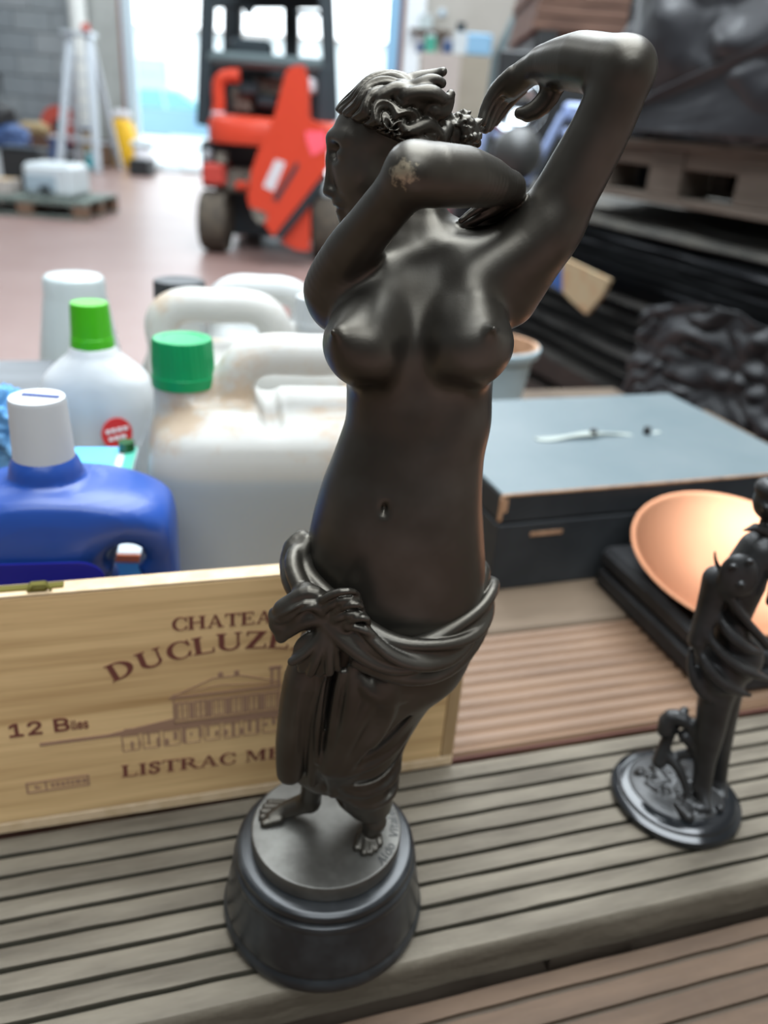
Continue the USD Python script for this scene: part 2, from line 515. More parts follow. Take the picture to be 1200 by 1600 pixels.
mat("blue_cloth", (0.104, 0.288, 0.544), 0.75, 0, .3, (30.0, (0.200, 0.416, 0.640), .4, .7))
# grey box, case, plate, pot
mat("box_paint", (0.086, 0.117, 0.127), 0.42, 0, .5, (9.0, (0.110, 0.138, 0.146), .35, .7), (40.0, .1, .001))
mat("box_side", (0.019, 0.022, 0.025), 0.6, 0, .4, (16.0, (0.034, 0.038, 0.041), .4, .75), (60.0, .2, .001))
mat("box_worn", (0.45, 0.27, 0.16), 0.7, 0, .3, (60.0, (0.25, 0.13, 0.07), .4, .7))
mat("tape", (0.27, 0.30, 0.27), 0.5)
mat("case_black", (0.014, 0.014, 0.015), 0.55, 0, .4, (70.0, (0.022, 0.022, 0.023), .4, .7), (300.0, .2, .0006))
mat("copper", (0.540, 0.264, 0.153), 0.50, 1.0, .5, (3.0, (0.510, 0.235, 0.129), .4, .7))
mat("pot_grey", (0.38, 0.48, 0.52), 0.45)
mat("soil", (0.055, 0.030, 0.022), 0.8)
# hall
mat("block", (0.270, 0.292, 0.300), 0.9, 0, .2, (9.0, (0.220, 0.240, 0.248), .35, .7), (40.0, .5, .004))
mat("block_b", (0.300, 0.318, 0.325), 0.9, 0, .2, (9.0, (0.250, 0.268, 0.276), .35, .7), (40.0, .5, .004))
mat("block_c", (0.245, 0.268, 0.280), 0.9, 0, .2, (9.0, (0.205, 0.226, 0.238), .35, .7), (40.0, .5, .004))
mat("mortar", (0.145, 0.158, 0.166), 0.95)
mat("render_wall", (0.36, 0.37, 0.35), 0.9, 0, .2, (3.0, (0.31, 0.32, 0.30), .35, .7))
mat("beige_wall", (0.44, 0.42, 0.38), 0.9, 0, .2, (2.0, (0.39, 0.37, 0.33), .35, .7))
mat("ceiling_grey", (0.30, 0.31, 0.32), 0.9)
mat("dark_wall", (0.06, 0.06, 0.062), 0.9)  # unseen wall, darkened so the front of the bronze mirrors less light
mat("floor_red", (0.221, 0.138, 0.121), 0.36, 0, .5, (0.7, (0.275, 0.189, 0.170), .35, .7), (5.0, .10, .01), coord="world")
mat("asphalt", (0.55, 0.60, 0.62), 0.9)
mat("facade", (0.62, 0.66, 0.67), 0.85)
mat("facade_roof", (0.40, 0.36, 0.34), 0.8)
mat("garage_grey", (0.30, 0.38, 0.43), 0.7)
mat("car_blue", (0.30, 0.50, 0.56), 0.25, 0.2, .5)
mat("car_low", (0.17, 0.30, 0.40), 0.3, 0.2, .5)
mat("car_glass", (0.10, 0.30, 0.36), 0.08, 0, .7)
mat("tyre", (0.055, 0.047, 0.038), 0.85, 0, .3, (14.0, (0.105, 0.085, 0.060), .4, .7))
mat("rust_trim", (0.20, 0.055, 0.035), 0.7)
mat("jamb_grey", (0.42, 0.50, 0.54), 0.5)
mat("jamb_white", (0.70, 0.74, 0.76), 0.5)
mat("truck_red", (0.518, 0.047, 0.020), 0.33, 0, .5)
mat("truck_red_dull", (0.42, 0.045, 0.032), 0.45, 0, .5)
mat("truck_dark", (0.020, 0.030, 0.036), 0.45, 0, .5)
mat("truck_grey", (0.085, 0.115, 0.120), 0.5, .2, .5)
mat("engine", (0.24, 0.23, 0.19), 0.55, .3, .5, (25.0, (0.06, 0.055, 0.05), .4, .65))
mat("label_grey", (0.55, 0.53, 0.55), 0.5)
mat("alu", (0.50, 0.54, 0.58), 0.4, .5, .5)
mat("pipe_white", (0.62, 0.63, 0.60), 0.5)
mat("yellow", (0.72, 0.42, 0.010), 0.55, 0, .4, (9.0, (0.58, 0.31, 0.008), .4, .7))
mat("red_dull", (0.46, 0.07, 0.045), 0.55)
mat("blue_dull", (0.035, 0.075, 0.19), 0.6)
mat("teal", (0.03, 0.42, 0.48), 0.5)
mat("pale_blue", (0.22, 0.42, 0.60), 0.5)
mat("white_box", (0.541, 0.590, 0.607), 0.45)
mat("black_rubber", (0.018, 0.019, 0.020), 0.6)
mat("brown_cloth", (0.085, 0.045, 0.030), 0.85, 0, .2, (12.0, (0.05, 0.028, 0.02), .4, .7))
mat("straw_cloth", (0.30, 0.23, 0.12), 0.85, 0, .2, (12.0, (0.18, 0.12, 0.07), .4, .7))
mat("pallet_green", (0.115, 0.150, 0.135), 0.8, 0, .3, (12.0, (0.19, 0.21, 0.18), .4, .7))
mat("pallet_block", (0.16, 0.095, 0.06), 0.8)
mat("pallet_wood", (0.155, 0.126, 0.101), 0.8, 0, .3, (1.0, (0.096, 0.077, 0.061), .38, .68, (4, 4, 30)))
mat("cardboard", (0.33, 0.30, 0.24), 0.8, 0, .3, (3.0, (0.29, 0.26, 0.21), .4, .7))
mat("cardboard_light", (0.442, 0.391, 0.357), 0.8)
mat("plank_brown", (0.175, 0.100, 0.072), 0.75, 0, .3, (1.0, (0.095, 0.052, 0.038), .36, .66, (5, 5, 45)))
mat("tarp", (0.011, 0.011, 0.014), 0.46, 0, .5, (4.0, (0.018, 0.019, 0.022), .4, .7), (22.0, .35, .006))
mat("tarp_dusty", (0.120, 0.112, 0.095), 0.8, 0, .3, (6.0, (0.055, 0.055, 0.052), .38, .66), (22.0, .3, .005))
mat("tarp_brown", (0.051, 0.046, 0.042), 0.62, 0, .4, (3.0, (0.090, 0.081, 0.069), .4, .7), (22.0, .3, .005))
mat("chrome", (0.75, 0.80, 0.84), 0.10, 1.0)
mat("dark_sphere", (0.046, 0.046, 0.044), 0.42, 0, .5)
mat("periwinkle", (0.30, 0.38, 0.62), 0.5)
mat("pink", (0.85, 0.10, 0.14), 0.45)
mat("book_blue", (0.02, 0.09, 0.30), 0.5)
mat("book_tan", (0.42, 0.33, 0.20), 0.7, 0, .3, (20.0, (0.40, 0.22, 0.11), .45, .7))
mat("tarp_deep", (0.007, 0.007, 0.008), 0.5, 0, .5, (8.0, (0.012, 0.012, 0.014), .4, .7), (30.0, .4, .005))
mat("board_red", (0.105, 0.040, 0.032), 0.5, 0, .4, (1.0, (0.15, 0.065, 0.05), .36, .68, (6, 40, 40)))
# ------------------------------------------------------------------ the hall
def struct(name, mesh, look, smooth=False, label=None, cat=None):
    m = usdkit.mesh(stage, numbered("/World", name), mesh, LOOK[look], smooth=smooth)
    return tag(m.GetPrim(), label, cat, None, "structure")


def pbox(x0, y0, x1, y1, y, depth, bevel=0.0):
    """A box standing at depth y whose front covers a rectangle of the photograph; returns (centre, sizes)."""
    xm, ym = (x0 + x1) / 2, (y0 + y1) / 2
    l, r = at_y(x0, ym, y)[0], at_y(x1, ym, y)[0]
    t, b = at_y(xm, y0, y)[2], at_y(xm, y1, y)[2]
    return (l + r) / 2, y + depth / 2, (t + b) / 2, r - l, depth, t - b


def ppoly(pts, y, depth):
    """A plate standing at depth y with an outline taken from the photograph, of real thickness."""
    q = [at_y(px, py, y) for px, py in pts]
    m = prism(Polygon([(p[0], p[2]) for p in q]).buffer(0), depth)
    return frame(m, (0, y + depth, 0), (1, 0, 0), (0, 0, 1), (0, -1, 0))


WY = 15.8                                           # the wall with the big door
XL, XR, YB = -7.4, 6.4, -7.5
DX0, DX1 = at_y(206, 120, WY)[0], at_y(612, 120, WY)[0]
DH = 4.3
struct("floor", bx((XL + XR) / 2, (YB + WY) / 2, -.1, XR - XL, WY - YB, .2), "floor_red", label="reddish brown painted concrete floor", cat="floor")
struct("ceiling", bx((XL + XR) / 2, (YB + WY) / 2, CEIL + .1, XR - XL, WY - YB, .2), "ceiling_grey", label="grey sheet roof of the hall", cat="ceiling")
struct("wall_left", bx(XL - .1, (YB + WY) / 2, CEIL / 2, .2, WY - YB + .4, CEIL), "block", label="grey block side wall on the left", cat="wall")
struct("wall_right", bx(XR + .1, (YB + WY) / 2, CEIL / 2, .2, WY - YB + .4, CEIL), "beige_wall", label="beige side wall on the right", cat="wall")
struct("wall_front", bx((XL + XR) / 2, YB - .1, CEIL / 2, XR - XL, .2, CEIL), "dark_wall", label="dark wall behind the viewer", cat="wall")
JX = at_y(146, 120, WY)[0]                          # where the bare blocks end and the rendered strip begins
w = tag(UsdGeom.Xform.Define(stage, "/World/wall_back").GetPrim(), "grey concrete block wall with the big open door", "wall", None, "structure")
obj("wall_core", bx((XL + JX) / 2, WY + .16, CEIL / 2, JX - XL, .12, CEIL), "mortar", w, smooth=False)
obj("rendered_strip", bx((JX + DX0) / 2, WY + .10, CEIL / 2, DX0 - JX, .24, CEIL), "render_wall", w, smooth=False)
obj("rendered_wall", bx((DX1 + XR) / 2, WY + .10, CEIL / 2, XR - DX1, .24, CEIL), "beige_wall", w, smooth=False)
obj("lintel", bx((DX0 + DX1) / 2, WY + .10, (CEIL + DH) / 2, DX1 - DX0, .24, CEIL - DH), "render_wall", w, smooth=False)
rnd = random.Random(21)
BLW, BLH = .66, .335
_looks = ["block", "block_b", "block_c"]
for row in range(12):
    x = JX - (BLW / 2 if row % 2 else 0)
    if row % 2:
        x = JX
        first = BLW / 2
    else:
        first = BLW
    xs, k = x, 0
    while xs > XL + .02:
        wd = first if k == 0 else BLW
        wd = min(wd, xs - XL)
        if wd > .1:
            d = rnd.uniform(0, .010)
            obj("block", bx(xs - wd / 2, WY + .05 - d, row * BLH + BLH / 2, wd - .014, .10, BLH - .014, bevel=.006), _looks[rnd.randrange(3)], w, smooth=False)
        xs -= wd; k += 1
obj("upper_blocks", bx((XL + JX) / 2, WY + .05, (12 * BLH + CEIL) / 2, JX - XL, .10, CEIL - 12 * BLH), "block", w, smooth=False)
struct("trim_1", bx(at_y(197, 100, WY)[0], WY - .03, DH / 2, .13, .06, DH), "rust_trim", label="rust red upright strip beside the door", cat="trim")
struct("trim_2", bx(DX0 + .02, WY - .08, DH / 2, .18, .16, DH), "jamb_grey", label="grey sheet door jamb on the left of the opening", cat="trim")
struct("trim_3", bx(DX1 - .02, WY - .06, DH / 2, .20, .12, DH), "pale_blue", label="pale blue door jamb on the right of the opening", cat="trim")
struct("trim_4", bx(DX1 + .12, WY - .04, DH / 2, .06, .08, DH), "rust_trim", label="thin brown strip right of the door", cat="trim")
struct("trim_5", bx(DX1 + .34, WY - .07, DH / 2, .32, .14, DH), "jamb_white", label="white pillar right of the door", cat="trim")
d_ = tag(UsdGeom.Xform.Define(stage, "/World/door_1").GetPrim(), "rolled up shutter above the big door opening", "door", None, "structure")
_r = trimesh.creation.cylinder(.22, DX1 - DX0 - .1, sections=32); _r.apply_transform(trimesh.transformations.rotation_matrix(PI / 2, [0, 1, 0])); _r.apply_translation(((DX0 + DX1) / 2, WY - .26, DH + .1))
obj("shutter_roll", _r, "jamb_grey", d_)
for _i, (_x, _y, _w, _l, _p) in enumerate(ROOF):
    n_ = tag(UsdGeom.Xform.Define(stage, "/World/window_%d" % (_i + 1)).GetPrim(), "roof light panel in the ceiling", "window", None, "structure")
    fr = [bx(_x - _w / 2 - .05, _y, CEIL - .05, .1, _l + .2, .1), bx(_x + _w / 2 + .05, _y, CEIL - .05, .1, _l + .2, .1), bx(_x, _y - _l / 2 - .05, CEIL - .05, _w, .1, .1), bx(_x, _y + _l / 2 + .05, CEIL - .05, _w, .1, .1)]
    for f in fr:
        obj("frame", f, "jamb_white", n_, smooth=False)

# ------------------------------------------------------------------ outside the door
struct("yard", bx(-4, WY + 30, -.12, 90, 60, .2), "asphalt", label="pale sunlit yard outside the door", cat="ground")
FY = 33.0
t = thing("workshop_building", "pale rendered building with a grey garage door across the yard", "building", (0, 0, 0))
_z = at_y(260, 48, FY)[2]
_x0, _x1 = at_y(120, 100, FY)[0], at_y(760, 100, FY)[0]
obj("wall", bx((_x0 + _x1) / 2, FY + 2, _z / 2, _x1 - _x0, 4, _z), "facade", t, smooth=False)
obj("roof_edge", bx((_x0 + _x1) / 2, FY + 2, _z + .06, _x1 - _x0 + .4, 4.4, .14), "facade_roof", t, smooth=False)
_c = pbox(208, 90, 261, 175, FY - .06, .12)
g_ = obj("garage_door", bx(_c[0], _c[1], 1.25, _c[3], .1, 2.5), "garage_grey", t, smooth=False)
for k in range(5):
    obj("door_panel", bx(_c[0], _c[1] - .06, .27 + k * .49, _c[3] - .1, .04, .45, bevel=.01), "garage_grey", g_, smooth=False)
_c = pbox(222, 66, 232, 80, FY - .05, .1)
obj("wall_lamp", bx(*_c, bevel=.02), "garage_grey", t)
CY = 24.0
t = thing("parked_car", "pale blue car parked in the yard outside the door", "car", (0, 0, 0))
_l, _r_ = at_y(110, 200, CY)[0], at_y(410, 200, CY)[0]
_cx, L = (_l + _r_) / 2, _r_ - _l
def car_side(zs):
    return prism(Polygon(zs).buffer(.06).buffer(-.06), 1.65)
_k = L / 4.2
body = car_side([(-2.1, .32), (2.1, .32), (2.12, .62), (1.95, .80), (1.0, .92), (-1.5, .95), (-2.05, .88), (-2.12, .60)])
cab = car_side([(-1.55, .93), (1.05, .92), (.35, 1.40), (-.1, 1.47), (-.95, 1.45)])
for nm, m, lk in (("body", body, "car_low"), ("cabin", cab, "car_blue")):
    m = frame(m, (_cx, CY + 1.65, 0), (_k, 0, 0), (0, 0, 1), (0, -1, 0))
    obj(nm, m, lk, t)
gl = [(-1.32, .97), (-.02, .96), (-.08, 1.38), (-.86, 1.37)], [(.06, .96), (.80, .95), (.28, 1.35), (.0, 1.38)]
for q in gl:
    obj("side_window", frame(prism(Polygon(q), .03), (_cx, CY + .005, 0), (_k, 0, 0), (0, 0, 1), (0, -1, 0)), "car_glass", t, smooth=False)
for x in (-1.3, 1.3):
    for yy in (CY + .1, CY + 1.55):
        wm = trimesh.creation.cylinder(.32, .2, sections=32); wm.apply_transform(trimesh.transformations.rotation_matrix(PI / 2, [1, 0, 0])); wm.apply_translation((_cx + x * _k, yy, .30))
        obj("wheel", wm, "tyre", t)

# ------------------------------------------------------------------ the forklift
KY = 6.55
t = thing("forklift", "red forklift truck seen from behind with its tall dark guard, before the open door", "forklift", (0, 0, 0))


def fk(name, x0, y0, x1, y1, dy, depth, look, bevel=.012, **k):
    return obj(name, bx(*pbox(x0, y0, x1, y1, KY + dy, depth), bevel=bevel), look, t, **k)


def bar(name, a, b, w, dy, look, d=.05):
    p, q = at_y(*a, KY + dy), at_y(*b, KY + dy)
    L = np.linalg.norm(q - p)
    m = bx(0, 0, L / 2, w, d, L, bevel=.008)
    z = (q - p) / L
    x = np.cross([0, 1, 0], z); x /= np.linalg.norm(x)
    obj(name, frame(m, p, x, np.cross(z, x), z), look, t)


bar("guard_post", (318, 196), (328, -70), .10, .35, "truck_dark", .09)
bar("guard_post", (519, 190), (507, -70), .105, .35, "truck_dark", .09)
bar("mast_rail", (363, 100), (366, -70), .15, 1.5, "truck_dark", .12)
bar("mast_rail", (456, 98), (455, -70), .12, 1.5, "truck_dark", .12)
bar("cross_bar", (330, 2), (505, 3), .10, 1.45, "truck_dark")
bar("cross_bar", (462, 20), (508, 22), .03, .40, "truck_dark")
fk("overhead_roof", 326, -75, 510, -60, .3, 1.2, "truck_dark")
fk("seat_back", 358, 60, 424, 100, .55, .12, "truck_dark", .03)
obj("mirror", ppoly([(378, 10), (384, 22), (392, 24), (398, 12)], KY + .6, .03), "truck_dark", t)
fk("rear_beam", 318, 84, 508, 107, .30, .25, "truck_grey", .03)
fk("side_frame", 314, 100, 330, 196, .30, .18, "truck_dark", .02)
fk("side_frame", 495, 100, 522, 196, .30, .18, "truck_dark", .02)
fk("hood_back", 330, 107, 500, 192, .75, .5, "truck_dark", .02)
for (x0, y0, x1, y1, dy, lk) in [(395, 120, 448, 150, .55, "engine"), (400, 150, 430, 168, .45, "truck_dark"), (360, 135, 392, 175, .5, "engine"), (372, 128, 402, 150, .42, "truck_dark"), (478, 122, 492, 146, .3, "label_grey")]:
    fk("engine_block", x0, y0, x1, y1, dy, .2, lk, .02)
pp = [at_y(337, 178, KY + .25), at_y(341, 140, KY + .25), at_y(345, 124, KY + .25), at_y(355, 119, KY + .25), at_y(374, 119, KY + .25)]
obj("red_pipe", tube(curve(pp, 16), .048, 14), "truck_red", t, smooth=40, label="bent red intake pipe")
for x in (337, 345):
    q = at_y(x, 180, KY + .22)
    obj("pipe_clamp", bx(q[0], q[1], q[2], .06, .06, .05, bevel=.01), "alu", t)
a, b2 = at_y(312, 208, KY), at_y(530, 208, KY)
z1, z0 = at_y(400, 183, KY)[2], at_y(400, 234, KY)[2]
cw = stack_sections([(z0 + .02, (a[0] + b2[0]) / 2, KY + .52, (b2[0] - a[0]) / 2 - .03, .44, 4), (z0, (a[0] + b2[0]) / 2, KY + .5, (b2[0] - a[0]) / 2, .46, 4)][:1] + [(z0 + .03, (a[0] + b2[0]) / 2, KY + .5, (b2[0] - a[0]) / 2, .48, 4), (z1 - .05, (a[0] + b2[0]) / 2, KY + .5, (b2[0] - a[0]) / 2, .50, 4), (z1, (a[0] + b2[0]) / 2, KY + .52, (b2[0] - a[0]) / 2 - .03, .44, 4)], 64)
obj("counterweight", cw, "truck_red", t, smooth=40)
fk("dark_filler", 314, 226, 500, 300, .42, .4, "truck_dark", .02)  # dark box added to fill the dark gap below the counterweight
fk("tail_part", 336, 238, 354, 256, .12, .1, "engine", .01)
fk("tail_part", 318, 234, 328, 250, .12, .1, "alu", .01)
fk("chassis", 314, 256, 350, 290, .1, .6, "truck_red_dull", .02)
fk("axle_housing", 332, 264, 420, 302, .22, .4, "engine", .03)
fk("hitch", 366, 284, 386, 298, .1, .12, "truck_red", .02)
fk("chassis", 345, 300, 520, 372, .5, 1.2, "truck_dark", .02)
wc = at_y(327, 352, KY)
def wheel(x, y, r, w):
    m = lathe([(0, -w / 2), (r * .5, -w / 2), (r * .55, -w / 2 + .02), (r * .93, -w / 2), (r, -w / 2 + .03), (r * 1.0, w / 2 - .03), (r * .93, w / 2), (r * .55, w / 2 - .02), (r * .5, w / 2), (0, w / 2)], 48)
    m.apply_transform(trimesh.transformations.rotation_matrix(PI / 2, [0, 1, 0]))
    for k in range(0):
        pass
    m.apply_translation((x, y, r))
    obj("wheel", m, "tyre", t, smooth=30)
_r0 = at_y(327, 300, KY)[2] / 2
wheel(wc[0], KY + _r0, _r0, .205)
_xr = at_y(508, 352, KY)[0]
wheel(_xr, KY + _r0, _r0, .205)
wheel(wc[0], KY + 1.75, _r0 * 1.1, .22)
wheel(_xr, KY + 1.75, _r0 * 1.1, .22)
z8 = lambda pts: [(280 + x / 3.808, y / 3.81) for x, y in pts]
pm = ppoly(z8([(650, 405), (690, 388), (742, 390), (768, 480), (775, 705), (880, 760), (885, 1000), (560, 1410), (505, 1330), (418, 1232), (405, 1180), (430, 1010), (470, 900), (565, 690), (630, 440)]), KY - .32, .09)
cp = obj("side_panel", pm, "truck_red", t, smooth=20, label="large tilted red engine cover standing against the truck")
obj("sticker", ppoly(z8([(572, 948), (632, 968), (560, 1142), (498, 1108)]), KY - .325, .006), "label_grey", cp, smooth=False, label="white sticker on the red cover")
obj("lettering", ppoly(z8([(700, 960), (712, 990), (585, 1200), (553, 1185)]), KY - .325, .006), "truck_dark", cp, smooth=False, label="dark band of lettering too blurred to read")
obj("handle_slot", ppoly(z8([(425, 1235), (520, 1270), (520, 1310), (480, 1335), (440, 1290)]), KY - .326, .01), "engine", cp, label="grey worn corner of the cover")
obj("seal_strip", ppoly(z8([(860, 1025), (885, 1070), (600, 1430), (566, 1405)]), KY - .30, .05), "truck_dark", t, label="black rubber strip")
obj("lower_panel", ppoly(z8([(700, 1315), (780, 1225), (775, 1495), (700, 1490), (600, 1440)]), KY - .24, .05), "truck_red", t, label="lower red panel")
obj("reflector", ppoly(z8([(750, 780), (870, 780), (880, 880), (790, 930), (760, 850)]), KY - .324, .005), "pink", t)  # pinkish highlight on the red body, put in as a coloured plate

# ------------------------------------------------------------------ things on the left: pallet, stepladder, bags
def slab_pallet(name, label, o, rz, L, W, looks, nb=5, h=.14, n_top=6):
    t = thing(name, label, "pallet", o, rz)
    bw = L / n_top * .86
    for i in range(n_top):
        obj("top_board", bx(bw / 2 + i * (L - bw) / (n_top - 1), W / 2, h - .011, bw, W, .022, bevel=.003), looks[0], t, smooth=False)
    for j in range(3):
        y = .05 + j * (W - .1) / 2
        obj("stringer", bx(L / 2, y, h - .033, L, .095, .022, bevel=.003), looks[0], t, smooth=False)
        obj("bottom_board", bx(L / 2, y, .011, L, .095, .022, bevel=.003), looks[0], t, smooth=False)
        for i in range(3):
            obj("block", bx(.07 + i * (L - .14) / 2, y, (h - .022 * 2 + .022) / 2, .14, .095, h - .066, bevel=.003), looks[1], t, smooth=False)
    return t


_p = on_z(137, 346, 0)
slab_pallet("pallet", "low greenish grey wooden pallet carrying a white machine on the floor at the left", (_p[0] - 1.2, _p[1], 0), 0, 1.2, .9, ("pallet_green", "pallet_block"), h=.17)
_py, _pz = _p[1], .17
t = thing("white_machine", "white boxy machine with a grey front standing on the pallet", "machine", (0, 0, 0))
_c = pbox(36, 270, 112, 322, _py + .16, .45)
_hz = _c[5]
obj("body", bx(_c[0], _py + .42, _pz + _hz / 2, _c[3], .50, _hz, bevel=.04), "white_box", t)
obj("front_panel", bx(_c[0] - .06, _py + .165, _pz + _hz * .42, _c[3] * .62, .02, _hz * .5, bevel=.01), "garage_grey", t)
obj("slot", bx(_c[0] - .02, _py + .155, _pz + _hz * .26, _c[3] * .22, .02, _hz * .2), "truck_dark", t)
t = thing("black_bin", "black box behind the white machine on the pallet", "box", (0, 0, 0))
_c = pbox(16, 262, 46, 312, _py + .30, .3)
_c = (_c[0] - .12, _py + .75, _pz + .19, .40, .26, .38)
obj("bin", bx(*_c, bevel=.02), "black_rubber", t)
obj("lid", bx(_c[0], _c[1], _pz + .39, .42, .28, .02, bevel=.008), "truck_dark", t)
t = thing("tan_carton", "orange brown carton at the left end of the pallet", "carton", (0, 0, 0))
_c = pbox(-22, 300, 14, 318, _py + .2, .3)
obj("carton", bx(_c[0], _py + .35, _pz + .06, _c[3], .3, .12, bevel=.004), "cardboard_light", t)
obj("flap", bx(_c[0], _py + .35, _pz + .123, _c[3] * .96, .28, .004), "book_tan", t)

LY = 13.6


def lp(px, py, dy=0.0):
    return at_y(px, py, LY + dy)


def ground(p):
    return np.array([p[0], p[1], 0.0])


t = thing("stepladder", "tall aluminium stepladder standing open near the block wall", "ladder", (0, 0, 0))
fl, fr_ = ground(lp(92, 262)), ground(lp(152, 262))
tl, tr = lp(109, 52, .55), lp(138, 50, .55)
bl, brr = ground(lp(122, 250, 1.15)), ground(lp(188, 250, 1.15))
for a, b2 in ((fl, tl), (fr_, tr)):
    obj("front_rail", tube([a, b2], .062, 8), "alu", t)
for a, b2 in ((bl, tl), (brr, tr)):
    obj("rear_rail", tube([a, b2], .048, 8), "alu", t)
obj("platform", bx((tl[0] + tr[0]) / 2, tl[1], tl[2], .46, .3, .06, bevel=.01), "alu", t)
obj("red_bracket", bx(tr[0], tr[1] - .1, tr[2] + .05, .12, .1, .10, bevel=.02), "red_dull", t)
for k in range(7):
    f = .13 + k * .115
    a, b2 = fl + (tl - fl) * f, fr_ + (tr - fr_) * f
    if k in (1,):
        obj("tread", bx((a[0] + b2[0]) / 2, a[1], a[2], b2[0] - a[0], .1, .055), "alu", t)
    else:
        obj("tread", bx((a[0] + b2[0]) / 2, a[1], a[2], b2[0] - a[0], .08, .028), "alu", t)
a, b2 = bl + (tl - bl) * .2, brr + (tr - brr) * .2
obj("rear_brace", tube([a, b2], .03, 6), "alu", t)
t = thing("white_pole", "thick white post rising behind the stepladder to the roof", "post", (0, 0, 0))
_a = at_y(121, 20, WY - .45)
obj("post", lathe([(0, 0), (.14, 0), (.14, CEIL - .001), (0, CEIL - .001)], 24, (_a[0], WY - .45, 0)), "pipe_white", t, smooth=30)
obj("foot_plate", lathe([(0, 0), (.2, 0), (.2, .02), (0, .02)], 24, (_a[0], WY - .45, 0)), "alu", t)


def clutter(name, label, cat_, x0, y0, x1, y1, y, d, look, bevel=.03, extra=None, floor=True):
    """Something standing on the floor at depth y, its front measured in the photograph."""
    cx, cy, cz, sx, sy, sz = pbox(x0, y0, x1, y1, y, d)
    top = cz + sz / 2
    z0 = 0.0 if floor else cz - sz / 2
    t = thing(name, label, cat_, (cx, y + d / 2, z0))
    obj("body", bx(0, 0, (top - z0) / 2, sx, d, top - z0, bevel=bevel), look, t)
    if extra:
        extra(t, sx, d, top - z0)
    return t, (cx, y + d / 2, top)


def sack(name, label, x0, y0, x1, y1, y, look, knot="white_box", seed=1):
    cx, cy, cz, sx, sy, sz = pbox(x0, y0, x1, y1, y, .5)
    top = cz + sz / 2
    t = thing(name, label, "sack", (cx, y + .25, 0))
    m = stack_sections([(0, 0, 0, sx * .42, .22, 2.6), (top * .05, 0, 0, sx * .49, .25, 2.6), (top * .5, .02, 0, sx * .5, .25, 2.4), (top * .85, -.02, 0, sx * .46, .22, 2.3), (top * .96, -.03, 0, sx * .36, .17, 2.2), (top, -.03, 0, sx * .22, .10, 2)], 40)
    v = m.vertices.view(np.ndarray).copy()
    v[:, :2] *= (1 + .12 * (meshkit.fbm(v * 6 + seed, 3, seed) - .5))[:, None]
    m.vertices = v
    obj("sack", m, look, t, smooth=50)
    m = crumple((-.04, 0, top + .05), .16, seed, .4, 3, (1.1, .9, .55))
    obj("neck", m, knot, t, smooth=50, label="gathered pale top of the sack")
    return t


sack("yellow_sack", "tall yellow sack leaning beside the stepladder", 170, 185, 206, 262, 15.1, "yellow", "label_grey", 2)
sack("white_bag", "pale bag on the floor between the yellow sack and the door", 204, 232, 234, 254, 14.5, "label_grey", "white_box", 5)
clutter("black_tray", "low black tray on the floor below the door jamb", "tray", 200, 251, 232, 264, 13.6, .4, "black_rubber", .02, lambda t, sx, d, h: obj("rim", bx(0, 0, h + .006, sx * 1.04, d * 1.04, .012), "truck_dark", t))
t = thing("crumpled_sheet", "crumpled pale plastic sheet lying on the floor by the door", "sheet", (at_y(270, 245, 15.0)[0], 15.25, 0))
m = crumple((0, 0, 0), .42, 9, .45, 4, (1.25, .7, .34)); m = trimesh.Trimesh(np.maximum(m.vertices, [-9, -9, .004]), m.faces, process=False)
obj("sheet", m, "white_box", t, smooth=50)
clutter("brown_crate", "brown carton behind the stepladder's right leg", "carton", 154, 220, 166, 262, 14.95, .3, "pallet_block", .02, lambda t, sx, d, h: obj("lid", bx(0, 0, h + .01, sx * 1.03, d * 1.03, .02), "pallet_wood", t))
clutter("teal_canister", "small teal canister on the floor under the stepladder", "canister", 133, 238, 146, 260, 14.2, .2, "teal", .03, lambda t, sx, d, h: obj("cap", bx(0, 0, h + .02, .06, .06, .04, bevel=.01), "black_rubber", t))
clutter("black_toolbox", "black tool box under the stepladder", "box", 102, 234, 119, 258, 14.9, .25, "black_rubber", .02, lambda t, sx, d, h: obj("handle", bx(0, 0, h + .03, sx * .5, .05, .05, bevel=.01), "truck_dark", t))
clutter("tan_box", "tan carton standing behind the stepladder's middle", "carton", 127, 205, 142, 240, 14.92, .25, "book_tan", .03, lambda t, sx, d, h: obj("lid", bx(0, 0, h + .02, sx * 1.04, d * 1.04, .04, bevel=.01), "blue_dull", t))
clutter("blue_bin", "dark blue bin left of the stepladder's foot", "bin", 62, 215, 94, 262, 15.0, .45, "blue_dull", .04, lambda t, sx, d, h: obj("rim", bx(0, 0, h + .02, sx * 1.05, d * 1.05, .04, bevel=.01), "label_grey", t))
t = thing("red_hose_reel", "round red reel on the wall beside the stepladder", "reel", (0, 0, 0))
_a = at_y(91, 198, WY - .3)
m = trimesh.creation.cylinder(.34, .18, sections=40); m.apply_transform(trimesh.transformations.rotation_matrix(PI / 2, [1, 0, 0])); m.apply_translation((_a[0], WY - .15, _a[2]))
obj("reel", m, "red_dull", t, smooth=30)
m = trimesh.creation.cylinder(.12, .24, sections=24); m.apply_transform(trimesh.transformations.rotation_matrix(PI / 2, [1, 0, 0])); m.apply_translation((_a[0], WY - .16, _a[2]))
obj("hub", m, "black_rubber", t, smooth=30)
_c2 = clutter("dark_stand", "dark box under the brown cushion behind the pallet", "box", 16, 244, 60, 285, 11.2, .5, "black_rubber", .04, lambda t, sx, d, h: obj("lid", bx(0, 0, h + .006, sx * 1.02, d * 1.02, .012), "truck_dark", t))
t = thing("brown_cushion", "rumpled brown and straw coloured bundle on the dark box", "bundle", (_c2[1][0], _c2[1][1], _c2[1][2] + .013))
